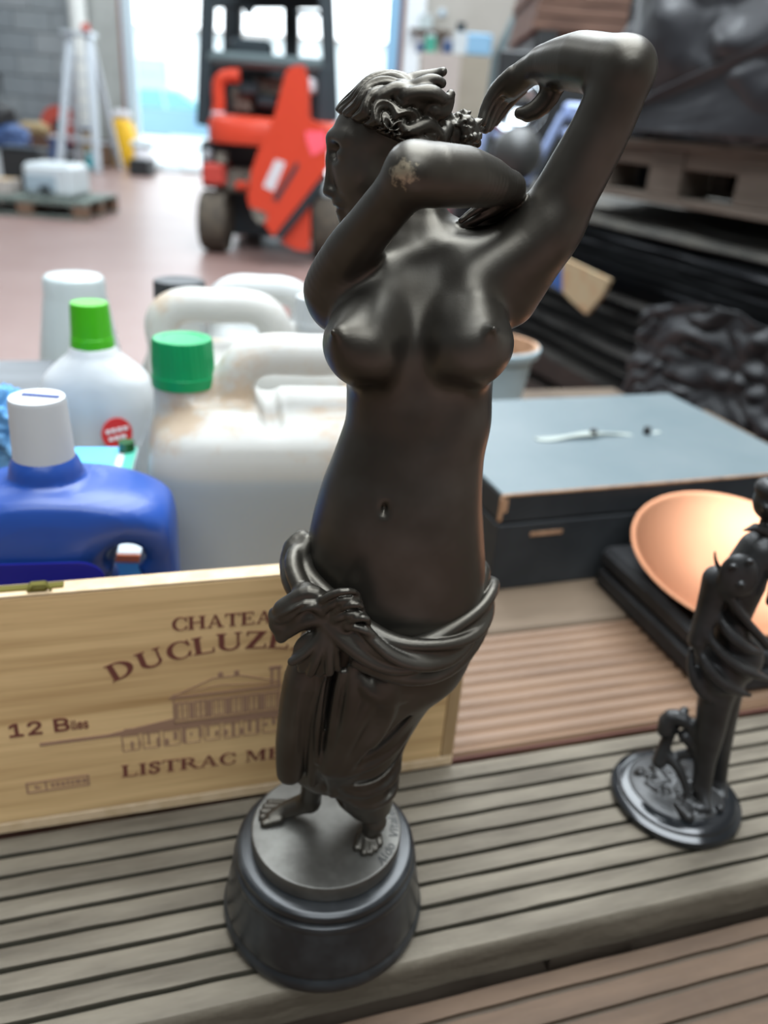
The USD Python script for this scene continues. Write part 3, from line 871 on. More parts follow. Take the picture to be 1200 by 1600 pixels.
m = crumple((0, 0, .13), .26, 4, .3, 4, (1, .8, .62)); m = trimesh.Trimesh(np.maximum(m.vertices, [-9, -9, .001]), m.faces, process=False)
obj("lower_roll", m, "brown_cloth", t, smooth=50)
obj("upper_roll", crumple((.07, 0, .30), .20, 6, .3, 4, (1.05, .8, .5)), "straw_cloth", t, smooth=50)
_c3 = clutter("white_bin", "tall white bin at the left edge behind the pallet", "bin", -40, 238, 19, 300, 10.4, .5, "white_box", .05, lambda t, sx, d, h: obj("rim", bx(0, 0, h + .015, sx * 1.03, d * 1.03, .03, bevel=.01), "white_plastic", t))
t = thing("blue_bag", "dark blue bag on the white bin at the left edge", "bag", (_c3[1][0] + .02, _c3[1][1], _c3[1][2] + .032))
m = crumple((.05, 0, .14), .30, 8, .3, 4, (1, .7, .6)); m = trimesh.Trimesh(np.maximum(m.vertices, [-9, -9, .001]), m.faces, process=False)
obj("bag", m, "blue_dull", t, smooth=50)
obj("dark_roll", crumple((-.02, 0, .36), .24, 12, .3, 4, (1, .8, .75)), "black_rubber", t, smooth=50)

# ------------------------------------------------------------------ things on the right, near the far wall
SY = 9.0
_tz = at_y(700, 84, SY)[2]
t = thing("work_table", "work table carrying cartons against the far right wall", "table", (0, 0, 0))
_a, _b = at_y(628, 190, SY)[0], at_y(800, 190, SY)[0]
_low = at_y(710, 188, SY)[2]
obj("table_top", bx((_a + _b) / 2 + .3, SY + .5, _low - .025, _b - _a + .6, 1.0, .05), "pallet_wood", t)
for x in (_a + .1, _b + .5):
    for y in (SY + .1, SY + .9):
        obj("leg", bx(x, y, (_low - .05) / 2, .08, .08, _low - .05), "pallet_block", t)
t = thing("big_carton", "large brown carton on the work table, under the pale blue crate", "carton", (0, 0, 0))
_c = pbox(652, 84, 768, 188, SY + .1, .6)
obj("body", bx(_c[0], SY + .4, _low + _c[5] / 2, _c[3], .6, _c[5], bevel=.005), "cardboard", t)
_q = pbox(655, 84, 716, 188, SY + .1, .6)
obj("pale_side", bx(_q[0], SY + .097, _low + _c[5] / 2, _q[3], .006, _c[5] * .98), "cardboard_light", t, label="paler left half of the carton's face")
_top = _low + _c[5]
t = thing("pale_blue_crate", "pale blue plastic crate on the large carton", "crate", (0, 0, 0))
_c = pbox(711, 46, 770, 82, SY + .15, .4)
obj("body", bx(_c[0], SY + .35, _top + .001 + _c[5] / 2, _c[3], .4, _c[5], bevel=.02), "pale_blue", t)
_q = pbox(709, 44, 730, 82, SY + .15, .4)
obj("white_end", bx(_q[0], SY + .142, _top + .001 + _c[5] / 2, _q[3], .012, _c[5] * .95), "white_box", t)
m = trimesh.creation.cylinder(.045, .09, sections=20); m.apply_translation((_q[0], SY + .3, _top + .046 + _c[5]))
obj("knob", m, "truck_dark", t, smooth=30)
for nm, lb, ct, r, lk, lk2 in [("dark_jar", "dark blue jar on the large carton, left of the pale blue crate", "jar", (693, 58, 708, 83), "blue_dull", "label_grey"), ("green_tin", "pale green tin on the large carton near its left end", "tin", (664, 52, 682, 83), "teal_print", "white_box"), ("grey_tin", "slate blue tin at the left end of the large carton", "tin", (650, 66, 662, 84), "blue_dull", "label_grey")]:
    c = pbox(*r, SY + .15, .2)
    t = thing(nm, lb, ct, (c[0], SY + .28, _top + .001))
    rr = min(c[3] / 2, .12)
    obj("body", lathe([(0, 0), (rr, 0), (rr, c[5] * .8), (rr * .8, c[5] * .85), (0, c[5] * .85)], 28), lk, t, smooth=30)
    obj("lid", lathe([(0, c[5] * .85), (rr * .86, c[5] * .85), (rr * .86, c[5]), (0, c[5])], 28), lk2, t, smooth=30)
t = thing("wall_shelf", "narrow shelf on the far wall right of the white pillar", "shelf", (0, 0, 0))
_c = pbox(640, 46, 705, 51, WY - .3, .3)
obj("board", bx(_c[0], WY - .15, _c[2], _c[3], .3, .05), "pallet_wood", t)
obj("bracket", bx(_c[0] - .3, WY - .1, _c[2] - .10, .04, .2, .15), "alu", t)
obj("bracket", bx(_c[0] + .3, WY - .1, _c[2] - .10, .04, .2, .15), "alu", t)
t = thing("mint_box", "mint coloured box on the narrow wall shelf", "box", (0, 0, 0))
_q = pbox(656, 24, 676, 46, WY - .25, .2)
obj("box", bx(_q[0], WY - .15, _c[2] + .026 + _q[5] / 2, _q[3], .2, _q[5], bevel=.01), "frost_plastic", t)
obj("lid", bx(_q[0], WY - .15, _c[2] + .03 + _q[5], _q[3] * 1.05, .21, .02), "white_box", t)
t = thing("light_switch", "small white switch box high on the far wall", "switch", (0, 0, 0))
_q = pbox(685, 13, 697, 26, WY - .08, .08)
obj("plate", bx(_q[0], WY - .03, _q[2], _q[3], .055, _q[5], bevel=.01), "white_box", t)
obj("button", bx(_q[0], WY - .062, _q[2], _q[3] * .4, .012, _q[5] * .5, bevel=.003), "pale_blue", t)
# ------------------------------------------------------------------ decking boards on a bench
BA = math.radians(18.1)
BU, BV = np.array([math.cos(BA), math.sin(BA), 0]), np.array([-math.sin(BA), math.cos(BA), 0])
ZU = np.array([0, 0, 1.0])


def uv(u, v, z=DECK):
    p = BU * u + BV * v
    return np.array([p[0], p[1], z])


def board_mesh(width, thick, pitch, depth, kind, length, seed):
    """A board along +x, from y = 0 to width, its top at z = 0; kind: square grooves, round ridges or plain."""
    n = max(1, int(round(width / pitch))) if pitch else 1
    top = []
    if kind == "plain":
        top = [(0, -.004), (.002, -.001), (.004, 0), (width - .004, 0), (width - .002, -.001), (width, -.004)]
    else:
        off = (width - n * pitch) / 2
        top = [(0, -.006), (.0015, -.002), (.003, -.0004)]
        for i in range(n):
            y0 = off + i * pitch
            if kind == "square":
                g = pitch * .115
                if i:
                    top += [(y0 - g, -.0004), (y0 - g * .7, -depth), (y0 + g * .7, -depth), (y0 + g, -.0004)]
                top += [(y0 + pitch * .3, 0), (y0 + pitch * .7, 0)]
            else:
                for k in range(7):
                    f = k / 7
                    top.append((max(.003, y0 + f * pitch), -depth * (1 - abs(math.sin(PI * f)) ** .8)))
        top = [q for q in top if q[0] < width - .003] + [(width - .003, -.0004), (width - .0015, -.002), (width, -.006)]
    prof = np.array(top + [(width, -thick), (0, -thick)])
    m = len(prof)
    ns = max(2, int(length / .006)) if kind == "square" else 40
    xs = np.linspace(0, length, ns)
    V = np.zeros((ns, m, 3))
    V[:, :, 0] = xs[:, None]; V[:, :, 1] = prof[None, :, 0]; V[:, :, 2] = prof[None, :, 1]
    if kind == "square":
        q = np.stack([V[..., 0] * 45, V[..., 1] * 260, np.full(V.shape[:2], seed * 3.1)], -1)
        V[..., 1] += (meshkit.noise(q, seed) - .5) * .0007
        top_on = (np.arange(m) < m - 2)[None, :]
        V[..., 2] += (meshkit.noise(q * .8, seed + 9) - .6) * .0005 * top_on
    f = []
    i, j = np.meshgrid(np.arange(ns - 1), np.arange(m), indexing="ij")
    a, b = i * m + j, i * m + (j + 1) % m
    c, d = (i + 1) * m + (j + 1) % m, (i + 1) * m + j
    f = np.vstack([np.stack([a, b, c], -1).reshape(-1, 3), np.stack([a, c, d], -1).reshape(-1, 3)])
    capm = [trimesh.creation.triangulate_polygon(Polygon(prof), engine="earcut")]
    cf = capm[0][1]
    f = np.vstack([f, cf, (cf + (ns - 1) * m)[:, ::-1]]) if len(capm[0][0]) == m else f
    t = trimesh.Trimesh(V.reshape(-1, 3), f, process=False)
    t.fix_normals()
    return t


U0, U1 = -1.05, 0.95


def deck_board(label, v0, v1, top, thick, pitch, depth, kind, look, seed, group=None, u1=None):
    t = thing("decking_board", label, "board", uv(U0, v0, top), math.degrees(BA), group)
    if look == "deck_tan":
        obj("front_edge", bx((U1 - U0) / 2, .0045, -.0125, U1 - U0, .009, .0245, bevel=.004), "board_red", t, label="reddish brown rounded front edge")
    obj("board", board_mesh(v1 - v0, thick, pitch, depth, kind, (U1 if u1 is None else u1) - U0, seed), look, t, smooth=30)
    return t


deck_board("weathered grey grooved decking board that the large statue stands on", .2655, .4085, DECK, .025, .0155, .0045, "square", "deck_grey", 1)
deck_board("tan finely ridged decking board behind the large statue with a reddish front edge", .4145, .5575, DECK, .025, .0136, .0035, "round", "deck_tan", 2)
deck_board("smooth light brown board in front of the painted grey box", .5605, .700, DECK, .025, 0, 0, "plain", "deck_plain", 3)
for _k, (_v, _l) in enumerate([(.704, "brown deck board under the front half of the painted grey box"), (.848, "brown deck board under the rear edge of the painted grey box"), (.992, "brown deck board just behind the painted grey box"), (1.136, "brown deck board the grey flower pot stands on")]):
    deck_board(_l, _v, _v + .140, DECK, .025, 0, 0, "plain", "deck_plain", 4 + _k, u1=.40 if _k == 3 else None)
deck_board("brown grooved board lying lower down, in front of the grey one", .117, .262, DECK - .027, .025, .0165, .003, "square", "deck_brown", 10)
deck_board("second brown grooved lower board, nearest the viewer", -.031, .114, DECK - .027, .025, .0165, .003, "square", "deck_brown", 11)
b = thing("workbench", "plain dark wooden bench carrying the decking boards", "bench", uv(U0, -.04, 0), math.degrees(BA))
obj("bench_top", bx((U1 - U0) / 2, .73, DECK - .052 - .02, U1 - U0, 1.46, .04), "bench_wood", b)
for _x in (.12, .7, 1.3, 1.88):
    obj("bearer", bx(_x, .304 + (.58 if _x < 1 else .50), DECK - .0385, .06, 1.14 if _x < 1 else .98, .026), "bench_wood", b)
for _x in (.08, U1 - U0 - .08):
    for _y in (.08, 1.38):
        obj("leg", bx(_x, _y, (DECK - .092) / 2, .07, .07, DECK - .092), "bench_wood", b)

# ------------------------------------------------------------------ serif lettering for the crate
GW = {"C": .84, "H": .98, "A": .96, "T": .86, "E": .80, "U": .92, "D": .92, "L": .76, "Z": .78, "I": .46, "S": .64, "R": .92, "M": 1.14, "O": .92, " ": .45}


def ell_poly(cx, cy, rx, ry):
    return affinity.scale(Point(cx, cy).buffer(1, 12), rx, ry)


def glyph(ch):
    W, T, SF = .19, .075, .055
    def st(x, y0=0, y1=1, s0=True, s1=True, w=W):
        g = [sbox(x, y0, x + w, y1)]
        if s0: g.append(sbox(x - .08, y0, x + w + .08, y0 + SF))
        if s1: g.append(sbox(x - .08, y1 - SF, x + w + .08, y1))
        return g
    ln = lambda pts, w: LineString(pts).buffer(w / 2, cap_style=2, join_style=2)
    if ch == "I": g = st(.14)
    elif ch == "H": g = st(.09) + st(.68) + [sbox(.2, .48, .7, .55)]
    elif ch == "T": g = st(.33, s1=False) + [sbox(.03, 1 - .07, .83, 1), sbox(.03, .74, .09, 1), sbox(.77, .74, .83, 1)]
    elif ch == "L": g = st(.09) + [sbox(.1, 0, .72, .065), sbox(.66, 0, .72, .27)]
    elif ch == "E": g = st(.09) + [sbox(.1, 0, .74, .065), sbox(.68, 0, .74, .26), sbox(.1, .935, .72, 1), sbox(.66, .76, .72, 1), sbox(.2, .48, .55, .545), sbox(.49, .38, .55, .64)]
    elif ch == "Z": g = [sbox(.06, .93, .74, 1), sbox(.06, .74, .12, 1), sbox(.04, 0, .76, .07), sbox(.70, 0, .76, .27), Polygon([(.50, .96), (.72, .96), (.28, .04), (.06, .04)])]
    elif ch == "A": g = [Polygon([(.42, 1), (.54, 1), (.86, 0), (.66, 0)]), ln([(.47, .98), (.15, .02)], T), sbox(.27, .30, .70, .36), sbox(.02, 0, .30, SF), sbox(.58, 0, .96, SF)]
    elif ch == "M": g = [sbox(.12, 0, .18, 1), sbox(.80, 0, .99, 1), Polygon([(.10, 1), (.30, 1), (.62, .06), (.50, .06)]), ln([(.54, .06), (.84, 1)], T), sbox(.02, 0, .28, SF), sbox(.72, 0, 1.07, SF), sbox(.02, 1 - SF, .22, 1), sbox(.88, 1 - SF, 1.07, 1)]
    elif ch == "U":
        ring = ell_poly(.45, .32, .36, .34).difference(ell_poly(.48, .34, .22, .27)).intersection(sbox(0, -.1, 1, .34))
        g = [sbox(.09, .3, .28, 1), sbox(.70, .3, .78, 1), ring, sbox(.01, 1 - SF, .36, 1), sbox(.62, 1 - SF, .87, 1)]
    elif ch == "C":
        ring = ell_poly(.46, .5, .42, .52).difference(ell_poly(.50, .5, .27, .46)).difference(Polygon([(.46, .5), (1, .2), (1, .8)]))
        g = [ring, sbox(.74, .66, .80, 1.0), sbox(.74, .02, .79, .3)]
    elif ch == "O": g = [ell_poly(.46, .5, .43, .52).difference(ell_poly(.46, .5, .25, .46))]
    elif ch == "D":
        ring = ell_poly(.30, .5, .56, .5).difference(ell_poly(.26, .5, .40, .435)).intersection(sbox(.28, -.1, 1, 1.1))
        g = st(.09) + [ring, sbox(.2, 0, .32, .065), sbox(.2, .935, .32, 1)]
    elif ch == "R":
        ring = ell_poly(.36, .74, .36, .26).difference(ell_poly(.32, .74, .22, .195)).intersection(sbox(.26, .4, 1, 1.1))
        g = st(.09) + [ring, sbox(.2, .935, .4, 1), sbox(.2, .475, .4, .54), Polygon([(.36, .5), (.55, .5), (.90, 0), (.70, 0)]), sbox(.70, 0, .98, SF)]
    elif ch == "S":
        g = [LineString([(.52, .76), (.46, .93), (.30, .96), (.15, .86), (.14, .70), (.26, .58), (.42, .47), (.50, .33), (.46, .14), (.30, .04), (.14, .09), (.10, .26)]).buffer(.075), sbox(.50, .70, .56, .98), sbox(.06, .03, .12, .3)]
    else:
        return None
    return unary_union(g)


def word_mesh(word, height, s0, s1, place, depth=.0003):
    """Letters from s0 to s1 along a line; place(s) gives (t, slope angle)."""
    tot = sum(GW[c] for c in word)
    k = (s1 - s0) / tot
    x, out = s0, []
    for c in word:
        g = glyph(c)
        if g is not None:
            m = prism(g, depth / k)
            m.apply_transform(np.diag([k, height, depth / (depth / k), 1]))
            m.apply_translation((-k * GW[c] / 2, 0, 0))
            t, a = place(x + k * GW[c] / 2)
            m = turned(m, rz=math.degrees(a), t=(x + k * GW[c] / 2, t, 0))
            out.append(m)
        x += k * GW[c]
    return cat(*out)


# ------------------------------------------------------------------ the wine crate
CA = math.radians(17.5)
CU, CV = np.array([math.cos(CA), math.sin(CA), 0]), np.array([-math.sin(CA), math.cos(CA), 0])
CW, CD, CH = .330, .400, .173
CO = np.array([.0635, .4478, DECK]) - CU * CW


def face(px, py):
    d = ray(px, py)
    t = ((CO - CAM) @ CV) / (d @ CV)
    p = CAM + d * t - CO
    return np.array([p @ CU, p[2]])


def wine_crate():
    t = thing("wine_crate", "open pine wine crate printed with a chateau, holding the plastic bottles", "crate", CO, math.degrees(CA))
    P, S_ = .012, .010
    obj("end_panel", bx(CW / 2, P / 2, .009 + (CH - .009) / 2, CW - 2 * S_, P, CH - .009, bevel=.001), "pine", t, label="printed front end panel")
    obj("end_panel", bx(CW / 2, CD - P / 2, .009 + (CH - .009) / 2, CW - 2 * S_, P, CH - .009, bevel=.001), "pine", t)
    for x in (S_ / 2, CW - S_ / 2):
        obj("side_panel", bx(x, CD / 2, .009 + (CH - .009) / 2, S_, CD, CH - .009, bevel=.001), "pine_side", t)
    obj("bottom_panel", bx(CW / 2, CD / 2, .0045, CW, CD, .009, bevel=.001), "pine_edge", t)
    obj("top_edge", bx(CW / 2, P / 2, CH + .0006, CW - 2 * S_, P, .0012), "pine_edge", t, label="pale bare top edge of the front panel")
    def flat(m):
        return frame(m, (0, -.0001, 0), (1, 0, 0), (0, 0, 1), (0, -1, 0))
    a, b = face(268, 986), face(452, 970)
    hh = face(290, 964)[1] - face(290, 984)[1]
    sl = (b[1] - a[1]) / (b[0] - a[0])
    obj("lettering", flat(word_mesh("CHATEAU", hh, a[0], b[0], lambda s: (a[1] + sl * (s - a[0]), math.atan(sl)))), "ink", t, smooth=False, label="brown word CHATEAU")
    q = np.array([face(192, 1045), face(350, 1003), face(432, 1011)])
    co = np.polyfit(q[:, 0], q[:, 1], 2)
    s0, s1 = face(172, 1045)[0], face(172, 1045)[0] + (face(452, 1005)[0] - face(172, 1045)[0]) * sum(GW[c] for c in "DUCLUZEAU") / sum(GW[c] for c in "DUCLUZE")
    top = -co[1] / (2 * co[0]) if co[0] < 0 else (s0 + s1) / 2
    mid = (s0 + s1) / 2
    H2 = .0125
    amp = q[1, 1] - q[0, 1]
    def arc(s):
        x = (s - mid) / (q[0, 0] - mid)
        return q[1, 1] - amp * x * x * 1.02 - H2 / 2, math.atan(-2 * amp * x / (q[0, 0] - mid))
    obj("lettering", flat(word_mesh("DUCLUZEAU", H2, s0, s1, arc)), "ink", t, smooth=False, label="brown arched word DUCLUZEAU")
    a, b = face(190, 1214), face(418, 1186)
    k = (b[0] - a[0]) / sum(GW[c] for c in "LISTRAC M")
    sl = (b[1] - a[1]) / (b[0] - a[0])
    obj("lettering", flat(word_mesh("LISTRAC MEDOC", .0095, a[0], a[0] + k * sum(GW[c] for c in "LISTRAC MEDOC"), lambda s: (a[1] + sl * (s - a[0]), math.atan(sl)))), "ink", t, smooth=False, label="brown words LISTRAC MEDOC")
    # 12 Blles in plain letters
    a = face(15, 1152)
    g1, g2 = meshkit.text_mesh("12 B", .0095, .0003, True), meshkit.text_mesh("lles", .0068, .0003, True)
    w = face(110, 1140)[0] - a[0]
    g1.apply_scale([w / (g1.bounds[1, 0] - g1.bounds[0, 0]), 1, 1]); g1.apply_translation((a[0] - g1.bounds[0, 0], a[1], 0))
    g2.apply_scale([(face(140, 1140)[0] - face(113, 1140)[0]) / (g2.bounds[1, 0] - g2.bounds[0, 0]), 1, 1]); g2.apply_translation((face(113, 1145)[0] - g2.bounds[0, 0], a[1], 0))
    obj("lettering", flat(cat(g1, g2)), "ink", t, smooth=False, label="brown words 12 Blles")
    # the little framed mark: two boxes with illegible print
    a, b = face(42, 1238), face(138, 1204)
    x0, y0, x1, y1 = a[0], a[1] - .001, b[0], b[1] - .003
    fr = sbox(x0, y0, x1, y1).difference(sbox(x0 + .0011, y0 + .0011, x1 - .0011, y1 - .0011))
    dv = x0 + (x1 - x0) * .31
    mk = [fr, sbox(dv - .0005, y0, dv + .0005, y1), sbox(x0 + .005, y0 + .003, x0 + .0065, y1 - .003), sbox(x0 + .005, y0 + .003, x0 + .0085, y0 + .0043)]
    rnd = random.Random(3)
    xx = dv + .003
    while xx < x1 - .004:
        ww = rnd.uniform(.0015, .003)
        mk.append(sbox(xx, (y0 + y1) / 2 - .0016, xx + ww, (y0 + y1) / 2 + .001 + rnd.uniform(0, .001)))
        xx += ww + .0009
    obj("stamp", flat(prism(unary_union(mk), .0003)), "ink_faint", t, smooth=False, label="small framed stamp near the lower left corner")
    # the engraved house with its garden wall
    X0, X1 = face(270, 1100)[0], face(437, 1100)[0]
    zb, zt = face(270, 1132)[1], face(270, 1092)[1]
    hw, L = X1 - X0, .0009
    h = [sbox(X0, zb, X0 + L, zt), sbox(X1 - L, zb, X1, zt), sbox(X0 - .002, zt, X1 + .001, zt + .0016), sbox(X0, zb, X1, zb + .0012), sbox(X0, (zb + zt) / 2 + .0055, X1, (zb + zt) / 2 + .0062)]
    h += [LineString([(X0 - .002, zt + .001), (X0 + hw * .38, zt + .0125), (X0 + hw * .62, zt + .0125), (X1, zt + .004)]).buffer(L / 2.4), LineString([(X0, zt + .003), (X0 + hw * .45, zt + .0065), (X1, zt + .003)]).buffer(L / 4)]
    for f in (.42, .57):
        h.append(sbox(X0 + hw * f, zt + .0125, X0 + hw * f + .003, zt + .0165))
    h.append(sbox(X1 - .006, zt, X1 - .0045, zt + .015)); h.append(sbox(X1 - .0015, zt, X1, zt + .015)); h.append(sbox(X1 - .007, zt + .014, X1 + .001, zt + .0165))
    for i in range(6):
        cx = X0 + hw * (i + .5) / 6
        ow = hw * .052
        h.append(sbox(cx - ow, zb + .003, cx + ow, zt - .0035).difference(sbox(cx - ow + .0008, zb + .0038, cx + ow - .0008, zt - .0043)))
        h.append(sbox(cx - .0004, zb + .003, cx + .0004, zt - .0035)); h.append(sbox(cx - ow - .0022, zb + .003, cx - ow - .0007, zt - .005)); h.append(sbox(cx + ow + .0007, zb + .003, cx + ow + .0022, zt - .005))
    for i in range(46):
        xx = X0 + hw * i / 46
        h.append(sbox(xx, zb, xx + .0003, zt))
    obj("print", flat(prism(unary_union(h), .0003)), "ink_faint", t, smooth=False, label="engraved house printed on the crate")
    g = [sbox(face(60, 1150)[0], zb - .0035, X1 + .03, zb - .0010), Polygon([(X0 - .040, zb - .001), (X0, zb + .005), (X0, zb - .001)]), sbox(X0 - .03, zb - .0016, X1 + .03, zb + .0014)]
    for i in range(19):
        xx = X0 - .032 + i * .0052
        hgt = rnd.uniform(.008, .014)
        g.append(sbox(xx, zb - .002 - hgt, xx + rnd.uniform(.0006, .0028), zb - .003 - hgt * rnd.uniform(0, .6)))
    for i in range(8):
        xx = X0 - .032 + i * .0125
        g.append(sbox(xx, zb - .0165, xx + .0105, zb - .004).difference(sbox(xx + .0006, zb - .0159, xx + .0099, zb - .0046)))
    obj("print", flat(prism(unary_union(g), .0003)), "ink_faint", t, smooth=False, label="printed garden wall below the house")
    # clasp on the front edge
    ca = face(60, 915)[0]
    m = cat(bx(ca - .014, .007, CH + .0018, .052, .005, .0014), bx(ca - .001, .005, CH + .0030, .010, .007, .0042, bevel=.0012), tube([(ca - .006, .002, CH + .002), (ca - .003, .002, CH + .0055), (ca + .003, .002, CH + .0055), (ca + .006, .002, CH + .002)], .0009, 6))
    obj("clasp", m, "brass_dirty", t, label="dull yellow metal clasp on the top edge")
    return t


wine_crate()
t = thing("grey_slab", "slate grey slab lying on the back left corner of the wine crate", "slab", CO + CU * -.05 + CV * .315 + ZU * CH, math.degrees(CA))
obj("slab", bx(.0475, .055, .0065, .095, .11, .013, bevel=.002), "deck_slate", t)
CF = DECK + .009                                    # the crate's floor


def rounded(w, d, r, n=6):
    return sbox(-w / 2 + r, -d / 2 + r, w / 2 - r, d / 2 - r).buffer(r, n)


def cap_mesh(r0, r1, h, ribs=0, band=True):
    prof = [(0, 0), (r0, 0), (r0, h * .22), (r0 * .97, h * .25), ((r0 + r1) / 2, h * .5), (r1, h * .93), (r1 * .97, h * .985), (r1 * .9, h), (r1 * .72, h), (r1 * .68, h * .985), (0, h * .985)]
    if not band:
        prof = [(0, 0), (r0, 0), (r0, h * .03), ((r0 + r1) / 2, h * .5), (r1, h * .95), (r1 * .96, h), (0, h)]
    m = lathe(prof, 96)
    if ribs:
        v = m.vertices.view(np.ndarray).copy()
        rr = np.hypot(v[:, 0], v[:, 1])
        on = (rr > .8 * min(r0, r1)) & (v[:, 2] > h * .27) & (v[:, 2] < h * .95)
        k = 1 + .018 * np.sign(np.sin(np.arctan2(v[:, 1], v[:, 0]) * ribs)) * on
        v[:, 0] *= k; v[:, 1] *= k
        m.vertices = v
    return m


def jerrycan(label, loc, rot, h, w, d, capx, cap_look, body_look, cap_r=.0225, cap_h=.03, sunk=0.0):
    """A blow-moulded can with a hand-hole handle along the top."""
    t = thing("jerrycan", label, "jerrycan", loc, rot)
    s = Sculpt((-w / 2 - .02, -d / 2 - .02, -.01), (w / 2 + .02, d / 2 + .02, h + .02), .003)
    hb = h - .046
    s.loft([(0, -w / 2, w / 2, -d / 2, d / 2), (hb * .80, -w / 2, w / 2, -d / 2, d / 2), (hb * .92, -w / 2 + .006, w / 2 - .004, -d / 2 + .006, d / 2 - .006), (hb, -w / 2 + .030, w / 2 - .012, -d / 2 + .026, d / 2 - .026)], k=0, p=5)
    for z in (hb * .25, hb * .5):
        pass
    x0, x1 = capx + .040, w / 2 - .014
    s.chain(curve([(x0 - .006, 0, hb - .03), (x0 - .003, 0, h - .034), (x0 + .002, 0, h - .020), (x0 + .016, 0, h - .0125), ((x0 + x1) / 2, 0, h - .0115), (x1 - .016, 0, h - .0125), (x1 - .002, 0, h - .022), (x1, 0, h - .036), (x1 + .002, 0, hb - .02)], 36), .0135, .010)
    for zz in (h - .036, h - .045):
        s.chain([(x0 + .022 + .1 * (x1 - x0) * f, yy, zz) for f, yy in ((0, -.07), (0, .07))], .0105, .005, cut=True)
    for f in np.linspace(0, 1, 9):
        xx = x0 + .022 + (x1 - x0 - .044) * f
        s.cone((xx, -.07, h - .038), (xx, .07, h - .038), .0105, .0105, .004, cut=True)
    s.cone((capx, 0, hb - .03), (capx, 0, h - cap_h - .002), cap_r * .95, cap_r * .86, .012)
    s.g -= .002
    obj("body", s.mesh(1.0, 2), body_look, t, smooth=True)
    c = cap_mesh(cap_r, cap_r * .92, cap_h, 60)
    c.apply_translation((capx, 0, h - cap_h))
    obj("cap", c, cap_look, t, smooth=30)
    return t


def put(px, py, y):
    return at_y(px, py, y)


def base_at(px, y, dz=0.0):
    p = put(px, 700, y)
    return np.array([p[0], y, CF + dz])


# the near jerrycan with a green cap
_top = put(281, 527, .56)
jerrycan("large milky white jerrycan with a dark green cap behind the blue bottle", (-.154 + .068, .575, CF), 12, _top[2] - CF, .185, .125, -.068, "green_cap", "jerry", .0228, .034)
_hl, _hr, _ht = put(276, 500, .728), put(500, 500, .728), put(380, 463, .728)
jerrycan("milky jerrycan standing right behind the green capped one, its handle showing", ((_hl[0] + _hr[0]) / 2 - .002, .734, CF), 192, _ht[2] - CF + .001, .180, .100, -.062, "white_plastic", "jerry", .019, .030)
_hl, _ht = put(347, 450, .88), put(430, 436, .88)
jerrycan("white jerrycan farthest back behind the crate, only its handle top showing", (_hl[0] + .070, .88, DECK), 192, _ht[2] - DECK, .170, .085, -.056, "white_plastic", "jerry_cool", .017, .026)
_b = put(283, 490, .845)
t = thing("white_flask", "white flask with a ribbed black screw cap, between the jerrycan handles", "bottle", (_b[0] - .004, .858, DECK))
_h, _ht = _b[2] - DECK, put(283, 441, .845)[2] - DECK
obj("body", lathe([(0, 0), (.046, 0), (.048, .004), (.048, _h * .62), (.045, _h * .72), (.032, _h * .82), (.027, _h * .86), (.0262, _h), (0, _h)], 56), "jerry_cool", t, smooth=30)
_c = cap_mesh(.0272, .0262, _ht - _h, 60)
_c.apply_translation((0, 0, _h))
obj("cap", _c, "black_cap", t, smooth=30)


def blue_bottle():
    y = .432
    bot, capb, capt = CF, put(72, 735, y)[2], put(72, 621, y)[2]
    cx = put(72, 735, y)[0]
    t = thing("detergent_bottle", "blue plastic detergent bottle with a white cap at the front left of the crate", "bottle", (cx, y, bot), 12)
    H = capb - bot
    xr = (put(275, 850, y)[0] - cx) / math.cos(math.radians(12))
    xl = -.058
    s = Sculpt((xl - .02, -.055, -.01), (xr + .02, .055, H + .02), .0028)
    s.loft([(0, xl + .004, xr - .004, -.036, .036), (.01, xl, xr, -.040, .040), (H * .55, xl, xr, -.040, .040), (H * .80, xl, xr, -.040, .040), (H * .89, xl + .003, xr - .004, -.038, .038), (H * .945, xl + .010, xr - .016, -.034, .034), (H * .975, xl + .022, xr - .036, -.029, .029), (H * .99, -.026, .030, -.024, .024)], k=0, p=3.0)
    s.soften(2.0)
    s.cone((0, 0, H * .85), (0, 0, H - .002), .030, .0195, .012)
    # hand hole
    hx = (put(200, 900, y)[0] - cx) / math.cos(math.radians(12))
    hz = put(200, 872, y)[2] - bot + .018
    for sy in (-1, 1):
        s.ell((hx + .008, sy * .060, hz - .045), (.050, .042, .075), .012, cut=True)
    for dx, dz, r in ((0, -.010, .0125), (-.003, -.032, .0135), (-.004, -.055, .0135), (0, -.075, .0125)):
        s.cone((hx + dx, -.07, hz + dz), (hx + dx, .07, hz + dz), r, r, .006, cut=True)
    s.ripple(s.lo, s.lo + s.h * s.n, lambda x, yy, z: 0 * x + 0 * yy + 0 * z - .0015)
    obj("body", s.mesh(1.0, 2), "blue_plastic", t, smooth=True)
    c = cap_mesh(.0178, .0158, capt - capb + .004, 0, band=False)
    c.apply_translation((0, 0, H - .004))
    obj("cap", c, "white_plastic", t, smooth=30)
    m = bx(.002, .001, capt - bot + .0003, .021, .003, .0012, rz=-12)
    obj("cap_mark", m, "navy_mark", t, label="dark blue stroke on the cap")
    lab = rounded(.070, .085, .014)
    m = prism(lab, .0012)
    lt = put(60, 882, y - .04)[2] - bot
    m = frame(m, ((put(52, 890, y - .04)[0] - cx) - .004, -.0388, lt - .0425), (1, 0, 0), (0, 0, 1), (0, -1, 0))
    obj("front_label", m, "blue_label", t, label="deep blue label on the front")


blue_bottle()


